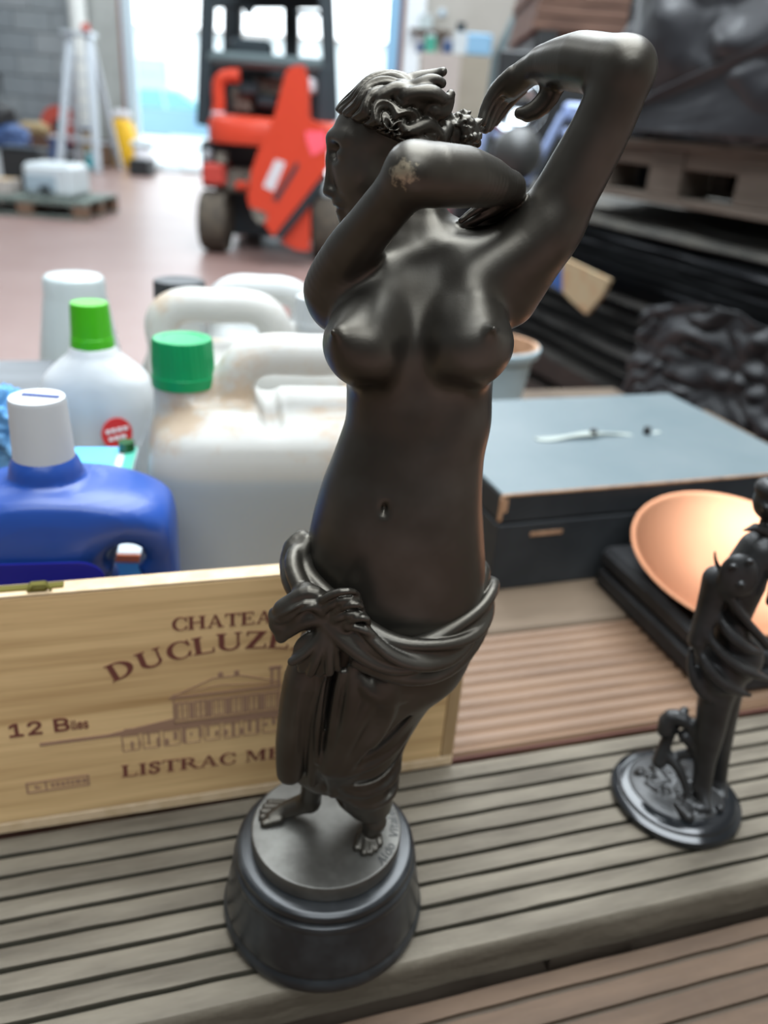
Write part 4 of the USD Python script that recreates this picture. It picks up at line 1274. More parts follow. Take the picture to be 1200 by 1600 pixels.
def white_bottle():
    y = .645
    cx, capb, capt = put(146, 550, y)[0], put(146, 550, y)[2], put(146, 471, y)[2]
    t = thing("bleach_bottle", "white cleaning bottle with a lime green cap and a red spot", "bottle", (cx, y, CF), 10)
    H = capb - CF
    s = Sculpt((-.08, -.05, -.01), (.08, .05, H + .02), .0028)
    s.loft([(0, -.050, .050, -.031, .031), (.01, -.052, .052, -.034, .034), (H * .5, -.050, .048, -.034, .034), (H * .80, -.048, .047, -.033, .033), (H * .90, -.042, .043, -.030, .030), (H * .96, -.030, .030, -.024, .024), (H, -.016, .017, -.016, .016)], k=0, p=2.6)
    s.cone((0, 0, H * .85), (0, 0, H + .002), .022, .0155, .015)
    for dx in (-.022, .005):
        s.cone((dx * .5, -.045, H), (dx, -.040, H * .66), .004, .007, .010, cut=True)
    s.chain(curve([(-.05, -.036, H * .60), (-.015, -.0385, H * .55), (.022, -.037, H * .62), (.046, -.030, H * .80)], 16), .0018, .003)
    obj("body", s.mesh(1.0, 2), "white_plastic", t, smooth=True)
    c = lathe([(0, 0), (.0172, 0), (.0176, .004), (.0168, .014), (.0164, .0145), (.0150, capt - capb - .002), (.0142, capt - capb), (0, capt - capb)], 72)
    c.apply_translation((0, 0, H - .001))
    obj("cap", c, "lime_cap", t, smooth=30)
    # red spot with white strokes: illegible print
    sx = (put(192, 678, y)[0] - cx) + .004
    sz = put(192, 678, y - .03)[2] - CF
    m = prism(ell_poly(0, 0, .0125, .0135), .0012)
    o = frame(m, (sx - .004, -.0335, sz), (math.cos(.42), math.sin(.42), 0), (0, 0, 1), (math.sin(.42), -math.cos(.42), 0))
    obj("red_spot", o, "red_print", t, label="round red spot printed on the side")
    strokes = [sbox(-.009, .001, -.0055, .0042), sbox(-.0045, .0015, -.001, .0047), sbox(.0002, .002, .004, .0052), sbox(.005, .0026, .009, .0056), sbox(-.007, -.0055, -.0035, -.0025), sbox(-.0025, -.005, .0015, -.002), sbox(.0025, -.0045, .007, -.0015)]
    o = frame(prism(unary_union(strokes), .0005), (sx - .004 + .0012 * math.sin(.42), -.0335 - .0012 * math.cos(.42), sz), (math.cos(.42), math.sin(.42), 0), (0, 0, 1), (math.sin(.42), -math.cos(.42), 0))
    obj("print", o, "white_print", t, label="white marks on the red spot")


white_bottle()


def frosted_jug():
    y = .815
    c, top = put(130, 600, y), put(130, 431, y)[2]
    H = top - DECK
    t = thing("upturned_jug", "frosted pale plastic jug standing upside down behind the crate", "jug", (c[0] + .001, y, DECK))
    prof = [(0, H), (.026, H), (.0285, H - .002), (.0300, H - .006), (.0300, H - .020), (.0312, H - .023), (.0425, H - .095), (.055, .02), (.056, 0), (.0545, 0), (.053, .02), (.041, H - .095), (.029, H - .024), (.027, H - .006), (0, H - .005)]
    obj("body", lathe(prof[::-1], 72), "frost_plastic", t, smooth=30)


frosted_jug()


t = thing("paper_carton", "low carton with a pale blue and white top behind the blue bottle", "carton", (put(150, 705, .545)[0] - .018, .552, CF), 12)
_h = put(150, 704, .575)[2] - CF
obj("box", bx(0, 0, _h / 2, .084, .055, _h, bevel=.001), "white_box", t)
obj("top_print", bx(-.005, .006, _h + .0004, .066, .040, .0008), "sky_print", t, label="pale blue print on top")
obj("edge_print", bx(.0375, 0, _h + .0005, .008, .053, .0010), "teal_print", t, label="green stripe along the edge")
t = thing("crumpled_cloth", "crumpled light blue cloth lying on the carton at the left edge", "cloth", (put(8, 690, .55)[0], .556, CF + _h + .0008))
obj("cloth", crumple((0, 0, .022), .031, 3, .5, 5, (1.0, .75, 1.0)), "blue_cloth", t, smooth=True)
t = thing("green_bottle", "dark green bottle, a sliver showing between the white bottle and the jerrycan", "bottle", (put(198, 700, .578)[0], .578, CF))
_h = put(198, 690, .578)[2] - CF
obj("body", lathe([(0, 0), (.0105, 0), (.0115, .003), (.0115, _h * .7), (.0095, _h * .8), (.0065, _h * .88), (.006, _h), (0, _h)], 40), "green_glass", t, smooth=30)
t = thing("small_carton", "small sky blue and white carton seen through the blue bottle's handle", "carton", (put(205, 885, .497)[0], .497, CF), 6)
_h = put(205, 858, .495)[2] - CF
obj("box", bx(0, 0, _h / 2, .030, .014, _h, bevel=.001), "white_box", t)
obj("front_print", bx(-.001, -.0074, _h - .026, .021, .001, .036), "sky_print", t)
obj("red_print", bx(0, -.0076, _h - .0045, .018, .001, .006), "orange_print", t)

# ------------------------------------------------------------------ painted grey box, dark case, copper plate, pot
GA = 20.0
GU, GV = np.array([math.cos(math.radians(GA)), math.sin(math.radians(GA)), 0]), np.array([-math.sin(math.radians(GA)), math.cos(math.radians(GA)), 0])
GO = np.array([.1115, .696, DECK])
t = thing("painted_box", "flat painted grey wooden box with worn edges and a strap across its lid", "box", GO, GA)
BW, BD, BH = .385, .270, .108
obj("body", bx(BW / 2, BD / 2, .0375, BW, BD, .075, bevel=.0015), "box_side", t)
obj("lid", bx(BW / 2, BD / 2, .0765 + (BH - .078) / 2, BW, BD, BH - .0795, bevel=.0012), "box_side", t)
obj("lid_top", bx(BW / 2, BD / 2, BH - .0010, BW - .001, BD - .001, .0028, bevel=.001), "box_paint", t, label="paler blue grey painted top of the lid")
obj("worn_edge", bx(BW / 2, .0006, BH - .0012, BW, .0022, .0022), "box_worn", t, label="bare worn wood along the front edge")
obj("worn_edge", cat(bx(.001, .001, BH - .016, .004, .004, .026, bevel=.001), bx(.004, -.0003, BH - .012, .006, .001, .014)), "box_worn", t, label="worn bare front corner")
def gtop(px, py):
    p = on_z(px, py, DECK + BH) - GO
    return np.array([p @ GU, p @ GV])
a, b = gtop(838, 688), gtop(1030, 676)
pts = [(a[0], a[1], BH + .0012), (a[0] + .022, a[1] - .002, BH + .002), ((a[0] * .58 + b[0] * .42), (a[1] + b[1]) / 2, BH + .0045), ((a[0] * .35 + b[0] * .65), (a[1] + b[1]) / 2, BH + .0016), (b[0], b[1], BH + .0012)]
st = curve(pts, 22)
tg = np.gradient(st, axis=0)
V, F_ = [], []
for i, p in enumerate(st):
    wv = .0046 - .0016 * (i > 9) + .0012 * math.sin(i * .9)
    for dy, dz in ((-wv, 0), (wv, 0), (wv, .0012), (-wv, .0012)):
        V.append((p[0] - dy * .15, p[1] + dy, p[2] + dz - .0008))
for i in range(len(st) - 1):
    for j in range(4):
        q = [i * 4 + j, i * 4 + (j + 1) % 4, i * 4 + 4 + (j + 1) % 4, i * 4 + 4 + j]
        F_ += [[q[0], q[1], q[2]], [q[0], q[2], q[3]]]
n4 = (len(st) - 1) * 4
F_ += [[0, 2, 1], [0, 3, 2], [n4, n4 + 1, n4 + 2], [n4, n4 + 2, n4 + 3]]
ms = trimesh.Trimesh(np.array(V), np.array(F_), process=False); ms.fix_normals()
obj("strap", ms, "tape", t, smooth=30, label="pale loose strap lying across the lid")
for _px, _py in ((926, 682), (1010, 678)):
    _q = gtop(_px, _py)
    obj("rivet", lathe([(0, BH), (.0045, BH), (.004, BH + .0085), (0, BH + .009)], 20, (_q[0], _q[1], 0)), "case_black", t, smooth=30)
obj("keyhole_plate", bx(.055, -.0004, .062, .036, .0012, .004), "box_worn", t, label="scratched streak on the front")

t = thing("flat_case", "flat black case with rounded edges under the copper plate", "case", uv(.4405, .432), math.degrees(BA))
obj("bottom_shell", bx(.16, .096, .011, .32, .192, .022, bevel=.004), "case_black", t)
obj("lid_shell", bx(.16, .096, .0345, .32, .192, .023, bevel=.006), "case_black", t)
CASE_TOP = DECK + .046


def copper_plate():
    prof_o = [(0, 0), (.030, 0), (.055, .004), (.080, .014), (.0955, .0255), (.0985, .0285), (.0995, .0305), (.0985, .0320), (.0960, .0318)]
    prof_i = [(.0940, .0300), (.079, .0178), (.054, .0070), (.030, .0030), (0, .0026)]
    m = lathe([(r, z * .68) for r, z in prof_o + prof_i], 128)
    return m


_pc = on_z(1138, 862, CASE_TOP + .028)
t = thing("copper_plate", "shallow round copper dish tilted on the black case", "dish", (0, 0, 0))
_m = copper_plate()
_m = turned(_m, rx=13, ry=2)
_m.apply_translation((_pc[0] + .003, _pc[1] - .009, CASE_TOP - _m.bounds[0, 2]))
obj("dish", _m, "copper", t, smooth=40)

_pp = put(768, 535, 1.24)
t = thing("plastic_pot", "pale grey plastic flower pot with brown soil behind the painted box", "pot", (_pp[0], 1.24, DECK))
_h = _pp[2] - DECK
obj("pot", lathe([(0, 0), (.052, 0), (.054, .003), (.0665, _h - .016), (.0735, _h - .015), (.0755, _h - .012), (.0765, _h - .003), (.0745, _h), (.069, _h - .001), (.064, _h - .02), (.060, _h - .05), (0, _h - .05)], 72), "pot_grey", t, smooth=30)
_s = trimesh.creation.cylinder(.0615, .01, sections=48); _s.apply_translation((0, 0, _h - .042))
obj("soil", _s, "soil", t, label="dark brown filling")
obj("lining", lathe([(.0605, _h - .046), (.0638, _h - .020), (.0688, _h - .0008), (.0735, _h + .0004), (.0688, _h - .0002), (.0632, _h - .020), (.0598, _h - .046)], 72), "box_worn", t, smooth=30, label="brownish stained inner wall and rim")


# ------------------------------------------------------------------ the small figurine at the right
FB = np.array([.2215, .4300, DECK])


def Q(px, py, dy=0.0):
    return (at_y(px, py, FB[1] + dy / 100) - FB) * 100


def figurine():
    t = thing("bronze_figurine", "small black bronze figurine in a swirling costume on a glossy round base", "figurine", FB)
    b = lathe([(0, 0), (4.35, 0), (4.45, .1), (4.5, .35), (4.42, .6), (4.2, .72), (4.05, .78), (4.0, .95), (3.85, 1.05), (3.5, 1.1), (0, 1.1)], 96)
    b.apply_scale(.01)
    obj("plinth", b, "black_gloss", t, smooth=30, label="glossy black turned base")
    s = Sculpt((-4.5, -4.6, .95), (8.5, 5.0, 25), .08)
    # rough ground with leaves of bronze
    s.ell((-.1, .2, 1.0), (3.3, 3.2, .55), .3)
    rnd = random.Random(11)
    for i in range(26):
        a, rr = rnd.uniform(0, 2 * PI), rnd.uniform(.6, 3.0)
        p = np.array([rr * math.cos(a), rr * math.sin(a), 1.35])
        s.cone(p, p + np.array([rnd.uniform(-.9, .9), rnd.uniform(-.9, .9), rnd.uniform(-.1, .25)]), rnd.uniform(.25, .5), rnd.uniform(.12, .3), .15)
    s.g = np.maximum(s.g, .95 - (s.lo[2] + s.h * np.arange(s.n[2]))[None, None, :].astype(np.float32))
    # mound and trailing cloth at the back left
    for pts, r in [([(1040, 1140, .5), (1055, 1120, .5), (1075, 1130, .2), (1060, 1180, 0)], .6), ([(1030, 1190, 0), (1045, 1150, .5), (1070, 1110, .8)], .5), ([(1070, 1150, 0), (1090, 1180, -.5), (1085, 1230, -1.2)], .45), ([(1040, 1175, .2), (1062, 1205, -.6), (1075, 1255, -1.7)], .4)]:
        s.chain(curve([Q(*p) for p in pts], 12), np.linspace(r, r * .55, 12), .2)
    # legs, close together
    s.chain([Q(1098, 1240, -1.2), Q(1102, 1190, -.8), Q(1110, 1140, -.5), Q(1118, 1090, -.3), Q(1135, 1030, 0)], [.5, .68, .95, 1.1, 1.3], .4)
    s.cone(Q(1096, 1236, -1.3), Q(1104, 1262, -2.1), .46, .32, .3)
    s.chain([Q(1124, 1228, .5), Q(1126, 1180, .6), Q(1130, 1120, .6), Q(1140, 1050, .6)], [.45, .62, .9, 1.1], .4)
    s.cone(Q(1124, 1226, .4), Q(1130, 1246, -.4), .44, .3, .3)
    # cloth wound round the hips and thighs in slanting folds
    s.ell(Q(1138, 1025, 0), (2.15, 1.7, 2.1), .6)
    s.ell(Q(1112, 1050, -.4), (1.5, 1.3, 1.5), .6)
    for k, pts in enumerate([[(1100, 980, -1.1), (1118, 1010, -1.7), (1160, 1045, -1.9), (1205, 1062, -1.2)], [(1090, 1005, -1.0), (1104, 1040, -1.7), (1135, 1072, -1.7), (1172, 1086, -1.2)], [(1080, 1015, -.6), (1083, 1055, -1.2), (1100, 1085, -1.3), (1126, 1096, -1.1)], [(1125, 965, -1.3), (1150, 1000, -1.8), (1190, 1020, -1.5)]]):
        s.chain(curve([Q(*p) for p in pts], 14), (.34 + .06 * (k % 2)) * np.sin(np.linspace(.5, 2.8, 14)), .3)
    for pts in [[(1097, 1000, -1.7), (1116, 1035, -2.2), (1150, 1062, -2.2)], [(1112, 985, -1.8), (1140, 1022, -2.3), (1185, 1042, -2.0)], [(1088, 1030, -1.4), (1096, 1066, -1.9), (1118, 1085, -1.9)]]:
        s.chain(curve([Q(*p) for p in pts], 10), .13, .25, cut=True)
    # trunk leaning to the right, cloak over the left arm
    s.chain([Q(1140, 1010, 0), Q(1146, 960, -.2), Q(1160, 910, -.3), Q(1185, 860, -.2)], [1.3, 1.05, 1.35, 1.2], .4)
    s.ell(Q(1154, 900, -1.7), (1.15, .5, 1.5), .15, rot=rot_to((-.35, 0, 1)))
    for px, py in ((1146, 886), (1158, 914), (1172, 878)):
        s.ell(Q(px, py, -2.25), (.24, .2, .22), .08)
        s.ell(Q(px, py + 4, -2.42), (.12, .14, .1), .05, cut=True)
    s.chain(curve([Q(1130, 900, -1.4), Q(1150, 950, -1.5), Q(1178, 985, -1.3), Q(1200, 1010, -1.0)], 12), .3, .15)
    s.chain(curve([Q(1120, 905, -.8), Q(1104, 960, -.8), Q(1090, 1000, -1.0)], 10), np.linspace(.85, .6, 10), .4)
    s.chain(curve([Q(1128, 892, -1.2), Q(1119, 878, -1.2), Q(1117, 862, -1.1)], 8), np.linspace(.17, .07, 8), .05)
    # arm, head and pointed hat
    s.chain([Q(1185, 870, -.6), Q(1215, 890, -1.4), Q(1205, 940, -2.0)], [.5, .42, .32], .3)
    s.chain([Q(1190, 850, .3), Q(1225, 835, .4), Q(1240, 780, .3)], [.5, .4, .3], .3)
    s.cone(Q(1192, 850, -.2), Q(1200, 815, -.1), .5, .45, .3)
    hd = Q(1204, 782, -.1)
    s.ell(hd, (.95, 1.0, 1.2), .2)
    s.ell(hd + np.array([0, 0, .75]), (1.05, 1.1, .65), .2)
    s.ell(hd + np.array([-.55, -.75, -.1]), (.2, .25, .3), .15)
    for e in (-1, 1):
        s.ell(hd + np.array([-.15 + .35 * e, -.95, .15]), (.2, .15, .14), .1, cut=True)
    s.chain([Q(1204, 832, -.5), Q(1180, 824, -.7), Q(1162, 829, -.8)], [.34, .26, .07], .15)
    obj("figure", s.mesh(.01, 1), "dark_bronze", t, smooth=True, label="dancing figure with a cloak and a pointed hat")


figurine()
# ------------------------------------------------------------------ the dark pile along the right: folded sheets, a pallet, a wrapped load
PD = np.array([.38, -.925, 0.0]); PD /= np.linalg.norm(PD)
PW = np.array([-PD[1], PD[0], 0.0])
P0 = np.array([.488, 2.642, 0.0])
PROT = math.degrees(math.atan2(PD[1], PD[0]))       # local x = along the pile towards the viewer, y = into the pile


def pl(px, py, off=0.0):
    """(along, height) on the pile's face, 'off' metres into it."""
    d = ray(px, py)
    p = CAM + d * (((P0 + PW * off - CAM) @ PW) / (d @ PW)) - P0
    return np.array([p @ PD, p[2]])


def grid_sheet(fn, nu, nv, thick=.004):
    """A sheet of real thickness over a parameter grid."""
    u, v = np.meshgrid(np.linspace(0, 1, nu), np.linspace(0, 1, nv), indexing="ij")
    P = fn(u, v)
    du, dv = np.gradient(P, axis=0), np.gradient(P, axis=1)
    n = np.cross(du, dv); n /= np.linalg.norm(n, axis=-1, keepdims=True) + 1e-9
    V = np.vstack([P.reshape(-1, 3), (P - n * thick).reshape(-1, 3)])
    N = nu * nv
    i, j = np.meshgrid(np.arange(nu - 1), np.arange(nv - 1), indexing="ij")
    a, b, c, d = (i * nv + j).ravel(), (i * nv + j + 1).ravel(), ((i + 1) * nv + j + 1).ravel(), ((i + 1) * nv + j).ravel()
    f = [np.stack([a, d, c], -1), np.stack([a, c, b], -1), np.stack([a, c, d], -1) + N, np.stack([a, b, c], -1) + N]
    rim = np.r_[np.arange(nv - 1), np.arange(nu - 1) * nv + nv - 1, N - 1 - np.arange(nv - 1), (nu - 1 - np.arange(nu - 1)) * nv]
    r2 = np.roll(rim, -1)
    f += [np.stack([rim, r2, r2 + N], -1), np.stack([rim, r2 + N, rim + N], -1)]
    t = trimesh.Trimesh(V, np.vstack(f), process=False)
    t.fix_normals()
    return t


def folded(s0, s1, w0, depth, z0, z1, seed, wr=.03, bulge=.035, fine=1.0):
    """A folded sheet: a long cushion with a rounded, creased front."""
    ns, nc = 150, 46
    ang = np.linspace(0, 2 * PI, nc, endpoint=False)
    h, d = (z1 - z0) / 2, depth / 2
    c, s = np.cos(ang), np.sin(ang)
    p = 4.0
    r = (np.abs(c / d) ** p + np.abs(s / h) ** p) ** (-1 / p)
    S_ = np.linspace(s0, s1, ns)
    V = np.zeros((ns, nc, 3))
    V[..., 0] = S_[:, None]
    V[..., 1] = (w0 + d + r * c)[None, :]
    V[..., 2] = ((z0 + z1) / 2 + r * s)[None, :]
    q = np.stack([V[..., 0] * 2.2, V[..., 1] * 6, V[..., 2] * 11], -1)
    n1 = meshkit.fbm(q, 3, seed) - .5
    n2 = np.abs(meshkit.noise(np.stack([V[..., 0] * 5 + V[..., 2] * 8, V[..., 1] * 9, V[..., 2] * 36 - V[..., 0] * 3], -1), seed + 3) - .5)
    front = np.clip(-c, 0, 1)[None, :]
    V[..., 1] -= front * (wr * 2.2 * n1 - wr * 1.3 * fine * n2)
    V[..., 2] += .024 * (meshkit.noise(np.stack([V[..., 0] * 2.2, V[..., 1] * 3, np.full(V.shape[:2], 1.7)], -1), 5) - .5)
    end = 1 - .55 * np.abs(2 * (S_ - s0) / (s1 - s0) - 1) ** 14
    V[..., 2] = (z0 + z1) / 2 + (V[..., 2] - (z0 + z1) / 2) * end[:, None]
    i, j = np.meshgrid(np.arange(ns - 1), np.arange(nc), indexing="ij")
    a, b, c_, d_ = i * nc + j, i * nc + (j + 1) % nc, (i + 1) * nc + (j + 1) % nc, (i + 1) * nc + j
    f = np.vstack([np.stack([a, b, c_], -1).reshape(-1, 3), np.stack([a, c_, d_], -1).reshape(-1, 3)])
    V2 = np.vstack([V.reshape(-1, 3), [V[0].mean(0)], [V[-1].mean(0)]])
    k = np.arange(nc)
    f = np.vstack([f, np.stack([np.full(nc, ns * nc), (k + 1) % nc, k], -1), np.stack([np.full(nc, ns * nc + 1), (ns - 1) * nc + k, (ns - 1) * nc + (k + 1) % nc], -1)])
    m = trimesh.Trimesh(V2, f, process=False)
    m.fix_normals()
    return m


def pile_thing(name, label, cat_):
    return thing(name, label, cat_, P0, PROT)


t = pile_thing("base_planks", "dark stack of planks at the bottom of the black sheets", "planks")
for k in range(4):
    obj("plank", bx(.35, .5 - .0, .05 + k * .098, 2.6, 1.0 - .05 * (k % 2), .088, bevel=.006), "tarp_brown", t)
_zs = [.40, .448, .495, .540, .588, .628, .660, .686, .708, .732, .758, .780, .806]
_names = ["lowest dull folded sheet of the pile, resting on the dark planks", "second dull folded sheet up from the dark planks", "third dull folded sheet up from the dark planks", "dull folded sheet just below the blue and tan board", "dull folded sheet level with the lower tip of the blue and tan board", "dull folded sheet level with the middle of the blue and tan board",
          "lowest glossy black folded sheet, level with the top of the blue and tan board", "second glossy black folded sheet of the pile from below", "third glossy black folded sheet of the pile from below", "third glossy black folded sheet of the pile from the top", "second glossy black folded sheet of the pile from the top", "uppermost glossy black folded sheet, under the dusty sheet"]
_rs = random.Random(8)
for k in range(12):
    t = pile_thing("folded_sheet", _names[k], "tarpaulin")
    off = -.085 + .012 * k * (k < 6) + (.075 if k >= 6 else 0) + _rs.uniform(-.014, .014)
    obj("sheet", folded(-1.05, 1.62, off, 1.0, _zs[k] + .001, _zs[k + 1] - .001, k * 13 + 5, .016 if k < 6 else .024), "tarp_brown" if k < 6 else "tarp", t, smooth=True)
t = pile_thing("dusty_sheet", "dusty beige grey sheet spread on top of the black ones, under the pallet", "sheet")
def _f(u, v):
    s = -1.0 + 2.55 * u
    w = .0 + 1.0 * v
    n = meshkit.fbm(np.stack([s * 3, w * 7, 0 * s], -1), 4, 31)
    edge = np.exp(-(v / .06) ** 2)
    return np.stack([s, w + .03 * (meshkit.noise(np.stack([s * 4, 0 * s, 0 * s], -1), 7) - .5), .836 + .030 * n * (v > 0) - edge * .012 + .045 * v], -1)
obj("sheet", grid_sheet(_f, 180, 60, .01), "tarp_dusty", t, smooth=True)

PZ = .905
t = pile_thing("wooden_pallet", "worn wooden pallet on the pile, under the black wrapped load", "pallet")
L0, L1, W0, W1 = .03, 1.16, .035, .90
for j, wv in enumerate(np.linspace(W0, W1, 7)):
    obj("top_board", bx((L0 + L1) / 2, wv, PZ + .138, L1 - L0, .10, .02, bevel=.003), "pallet_wood", t, smooth=False)
for sx in (.135, .435, .755, 1.065):
    obj("stringer", bx(sx, (W0 + W1) / 2, PZ + .117, .13, W1 - W0 + .08, .022, bevel=.003), "pallet_wood", t, smooth=False)
    for wv in (W0 + .01, (W0 + W1) / 2, W1 - .01):
        obj("block", bx(sx, wv, PZ + .064, .13, .10, .084, bevel=.004), "pallet_wood", t, smooth=False)
for wv in (W0 + .01, (W0 + W1) / 2, W1 - .01):
    obj("bottom_board", bx((L0 + L1) / 2, wv, PZ + .011, L1 - L0, .10, .022, bevel=.003), "pallet_wood", t, smooth=False)
obj("front_board", bx((L0 + L1) / 2, W0 - .025, PZ + .117, L1 - L0, .02, .062, bevel=.003), "pallet_wood", t, smooth=False, label="worn front edge board with knots")

t = pile_thing("wrapped_load", "big load wrapped in black sheeting on the wooden pallet", "load")
def _wrap(u, v):
    # round the left end, then along the front; v from bottom to top, then over
    a = u * 2.3
    s = np.where(a < .9, .14, .14 + (a - .9) * .92)
    w = np.where(a < .9, .92 - a, .02)
    rr = np.exp(-((a - .9) / .07) ** 2)
    s, w = s + .05 * rr * (a < .9) * 0, w + .03 * rr
    z = PZ + .150 + v * .62
    k = np.clip((v - .93) / .07, 0, 1)
    n = meshkit.fbm(np.stack([a * 2.4, v * 2.0 + a, 0 * a], -1), 4, 17) - .5
    cr = np.abs(meshkit.noise(np.stack([a * 6 + v * 5, v * 7 - a * 3, 0 * a + 3], -1), 23) - .5)
    out = .13 * n - .06 * cr
    front = a >= .9
    return np.stack([np.where(front, s, s + out * .7), np.where(front, w + out - .03 * np.sin(v * 5), w), z], -1)
obj("sheeting", grid_sheet(_wrap, 190, 90, .004), "tarp", t, smooth=True)
obj("added_back_sheet", bx(.62, .955, PZ + .30, 1.35, .012, .62, bevel=.004), "tarp", t)  # added sheet, darkens the pallet gaps from behind
obj("added_end_sheet", bx(.012, .52, PZ + .30, .010, .84, .62, bevel=.003), "tarp", t)  # added sheet, closes the far end so the pallet gaps stay dark
obj("load_core", bx(.82, .53, PZ + .150 + .30, 1.25, .86, .60, bevel=.04), "black_rubber", t)
A, Bq = pl(1010, 160, -.02), pl(1200, 75, -.02)
def _flap(u, v):
    s = .17 + 1.25 * u
    top = A[1] + (Bq[1] - A[1]) * np.clip((s - A[0]) / (Bq[0] - A[0]), -.3, 2.2)
    z = (PZ + .165) + v * (top - PZ - .165)
    n = meshkit.fbm(np.stack([s * 3, v * 1.5, 0 * s], -1), 3, 41) - .5
    return np.stack([s, -.035 - .015 * (1 - v) + .03 * n - .02 * np.exp(-((v - 1) / .08) ** 2), z], -1)
obj("loose_flap", grid_sheet(_flap, 120, 30, .006), "tarp", t, smooth=True, label="loose lower flap of the black sheeting")
def _drape(u, v):
    s = .62 + .95 * u
    z = .70 - .42 * v
    n = meshkit.fbm(np.stack([s * 6, v * 3, 0 * s], -1), 4, 51) - .5
    cr = np.abs(meshkit.noise(np.stack([s * 22 + v * 6, v * 13 - s * 5, 0 * s + 1], -1), 53) - .5)
    return np.stack([s + .03 * n, -.10 - .05 * v + .06 * n - .05 * cr, z + .03 * np.sin(s * 9)], -1)
t = pile_thing("crinkled_sheet", "crinkled black plastic sheet hanging down at the near end of the pile", "sheet")
obj("sheet", grid_sheet(_drape, 180, 100, .003), "tarp_deep", t, smooth=True)


def plate_px(pts, off, thick):
    q = [pl(px, py, off) for px, py in pts]
    m = prism(Polygon(q).buffer(0), thick)
    return frame(m, (0, off, 0), (1, 0, 0), (0, 0, 1), (0, -1, 0))


t = pile_thing("torn_board", "torn piece of blue and tan packaging board sticking out of the pile", "board")
obj("tan_part", plate_px([(884, 402), (958, 437), (946, 462), (921, 491), (897, 470), (884, 456)], -.10, .012), "book_tan", t)
obj("blue_part", plate_px([(832, 384), (868, 393), (884, 402), (884, 456), (842, 428), (828, 415)], -.10, .012), "book_blue", t)

# planks stacked beyond the pile
PY = 3.9
_c = pbox(842, -60, 992, 52, PY, .9)
t = thing("plank_stack", "stack of brown planks on a dark rack beyond the black pile", "planks", (_c[0], PY, 0))
pw = _c[3]
zb = at_y(915, 52, PY)[2]
for k in range(7):
    obj("plank", bx(.004 * ((k * 7) % 5 - 2), .5, zb + .024 + k * .050, pw, 1.0, .046, bevel=.003), "plank_brown", t, smooth=False)
for sx in (-pw / 2 + .06, pw / 2 - .06):
    for sy in (.08, .92):
        obj("rack_leg", bx(sx, sy, zb / 2, .08, .08, zb), "black_rubber", t)
    obj("rack_beam", bx(sx, .5, zb - .03, .08, 1.0, .06), "black_rubber", t)
t = thing("teal_bottle", "teal spray bottle standing on a white shelf beside the plank stack", "bottle", (0, 0, 0))
_q = at_y(832, 44, 5.2)
obj("body", lathe([(0, 0), (.042, 0), (.045, .01), (.045, .12), (.02, .17), (.014, .2), (0, .2)], 28, (_q[0], 5.2, _q[2])), "teal", t, smooth=30)
obj("cap", lathe([(0, .2), (.018, .2), (.016, .24), (0, .24)], 20, (_q[0], 5.2, _q[2])), "white_box", t, smooth=30)
t = thing("tall_shelf", "tall narrow pale shelf behind the plank stack", "shelf", (_q[0], 5.2, 0))
obj("shelf_board", bx(.04, .05, _q[2] - .016, .24, .3, .03), "white_box", t)
obj("upright", bx(-.06, .15, (_q[2] - .031) / 2, .04, .08, _q[2] - .031), "label_grey", t)
obj("upright", bx(.14, .15, (_q[2] - .031) / 2, .04, .08, _q[2] - .031), "label_grey", t)
_q = at_y(795, 75, 5.6)
t = thing("dark_coat", "dark grey coat hanging from a stand, left of the plank stack", "coat", (_q[0], 5.6, 0))
obj("coat", stack_sections([(.55, .02, 0, .14, .08, 2.2), (.9, .01, 0, .12, .08, 2.2), (_q[2] - .05, .0, 0, .10, .07, 2.2), (_q[2] + .16, .05, 0, .06, .05, 2.2), (_q[2] + .22, .06, 0, .02, .02, 2)], 32), "truck_grey", t, smooth=40)
obj("stand", lathe([(0, 0), (.16, 0), (.16, .02), (.02, .03), (.018, .56), (0, .56)], 24), "black_rubber", t, smooth=30)

# things seen between the raised arms, standing on the pile's far end
TZ = .875
_c = at_y(808, 240, 2.95)
t = thing("dome_lamp", "round dark grey dome lamp head between the statue's arms", "lamp", (0, 0, 0))
rb = 39 * 2.72 / FPX
m = trimesh.creation.icosphere(4, rb); m.apply_translation((_c[0], 2.95, _c[2]))
obj("dome", m, "dark_sphere", t, smooth=True)
obj("foot", lathe([(0, 0), (.07, 0), (.07, .012), (.018, .02), (.018, _c[2] - rb - TZ + .01), (0, _c[2] - rb - TZ + .01)], 28, (_c[0], 2.95, TZ)), "black_rubber", t, smooth=30)
_c = at_y(795, 180, 3.15)
t = thing("chrome_bowl", "shining chrome reflector behind the dark dome", "reflector", (0, 0, 0))
m = lathe([(0, 0), (.03, .002), (.07, .02), (.095, .05), (.10, .075), (.097, .075), (.091, .05), (.067, .022), (.03, .005), (0, .004)], 64)
m = turned(m, rx=62, ry=18)
m.apply_translation((_c[0] + .01, 3.16, _c[2]))
obj("reflector", m, "chrome", t, smooth=30)
obj("stem", tube([(_c[0] + .01, 3.2, TZ), (_c[0] + .01, 3.2, _c[2] + .02)], .012, 10), "black_rubber", t)
t = thing("dark_panel", "plain black panel standing behind the reflector, framed by the statue's arms", "screen", (0, 0, 0))
_c = pbox(770, 80, 935, 285, 3.45, .08)
obj("panel_board", bx(_c[0], 3.5, (TZ + .012 + _c[2] + _c[5] / 2) / 2, _c[3], .06, _c[2] + _c[5] / 2 - TZ - .012, bevel=.01), "black_rubber", t)  # plain dark panel filling the dark patch between the arms
pts = [at_y(876, 112, 3.40), at_y(858, 150, 3.40), at_y(834, 185, 3.40), at_y(818, 200, 3.40)]
obj("grey_tube", tube(curve(pts, 16), .012, 10), "truck_grey", t, smooth=40, label="bent grey tube in front of the panel")
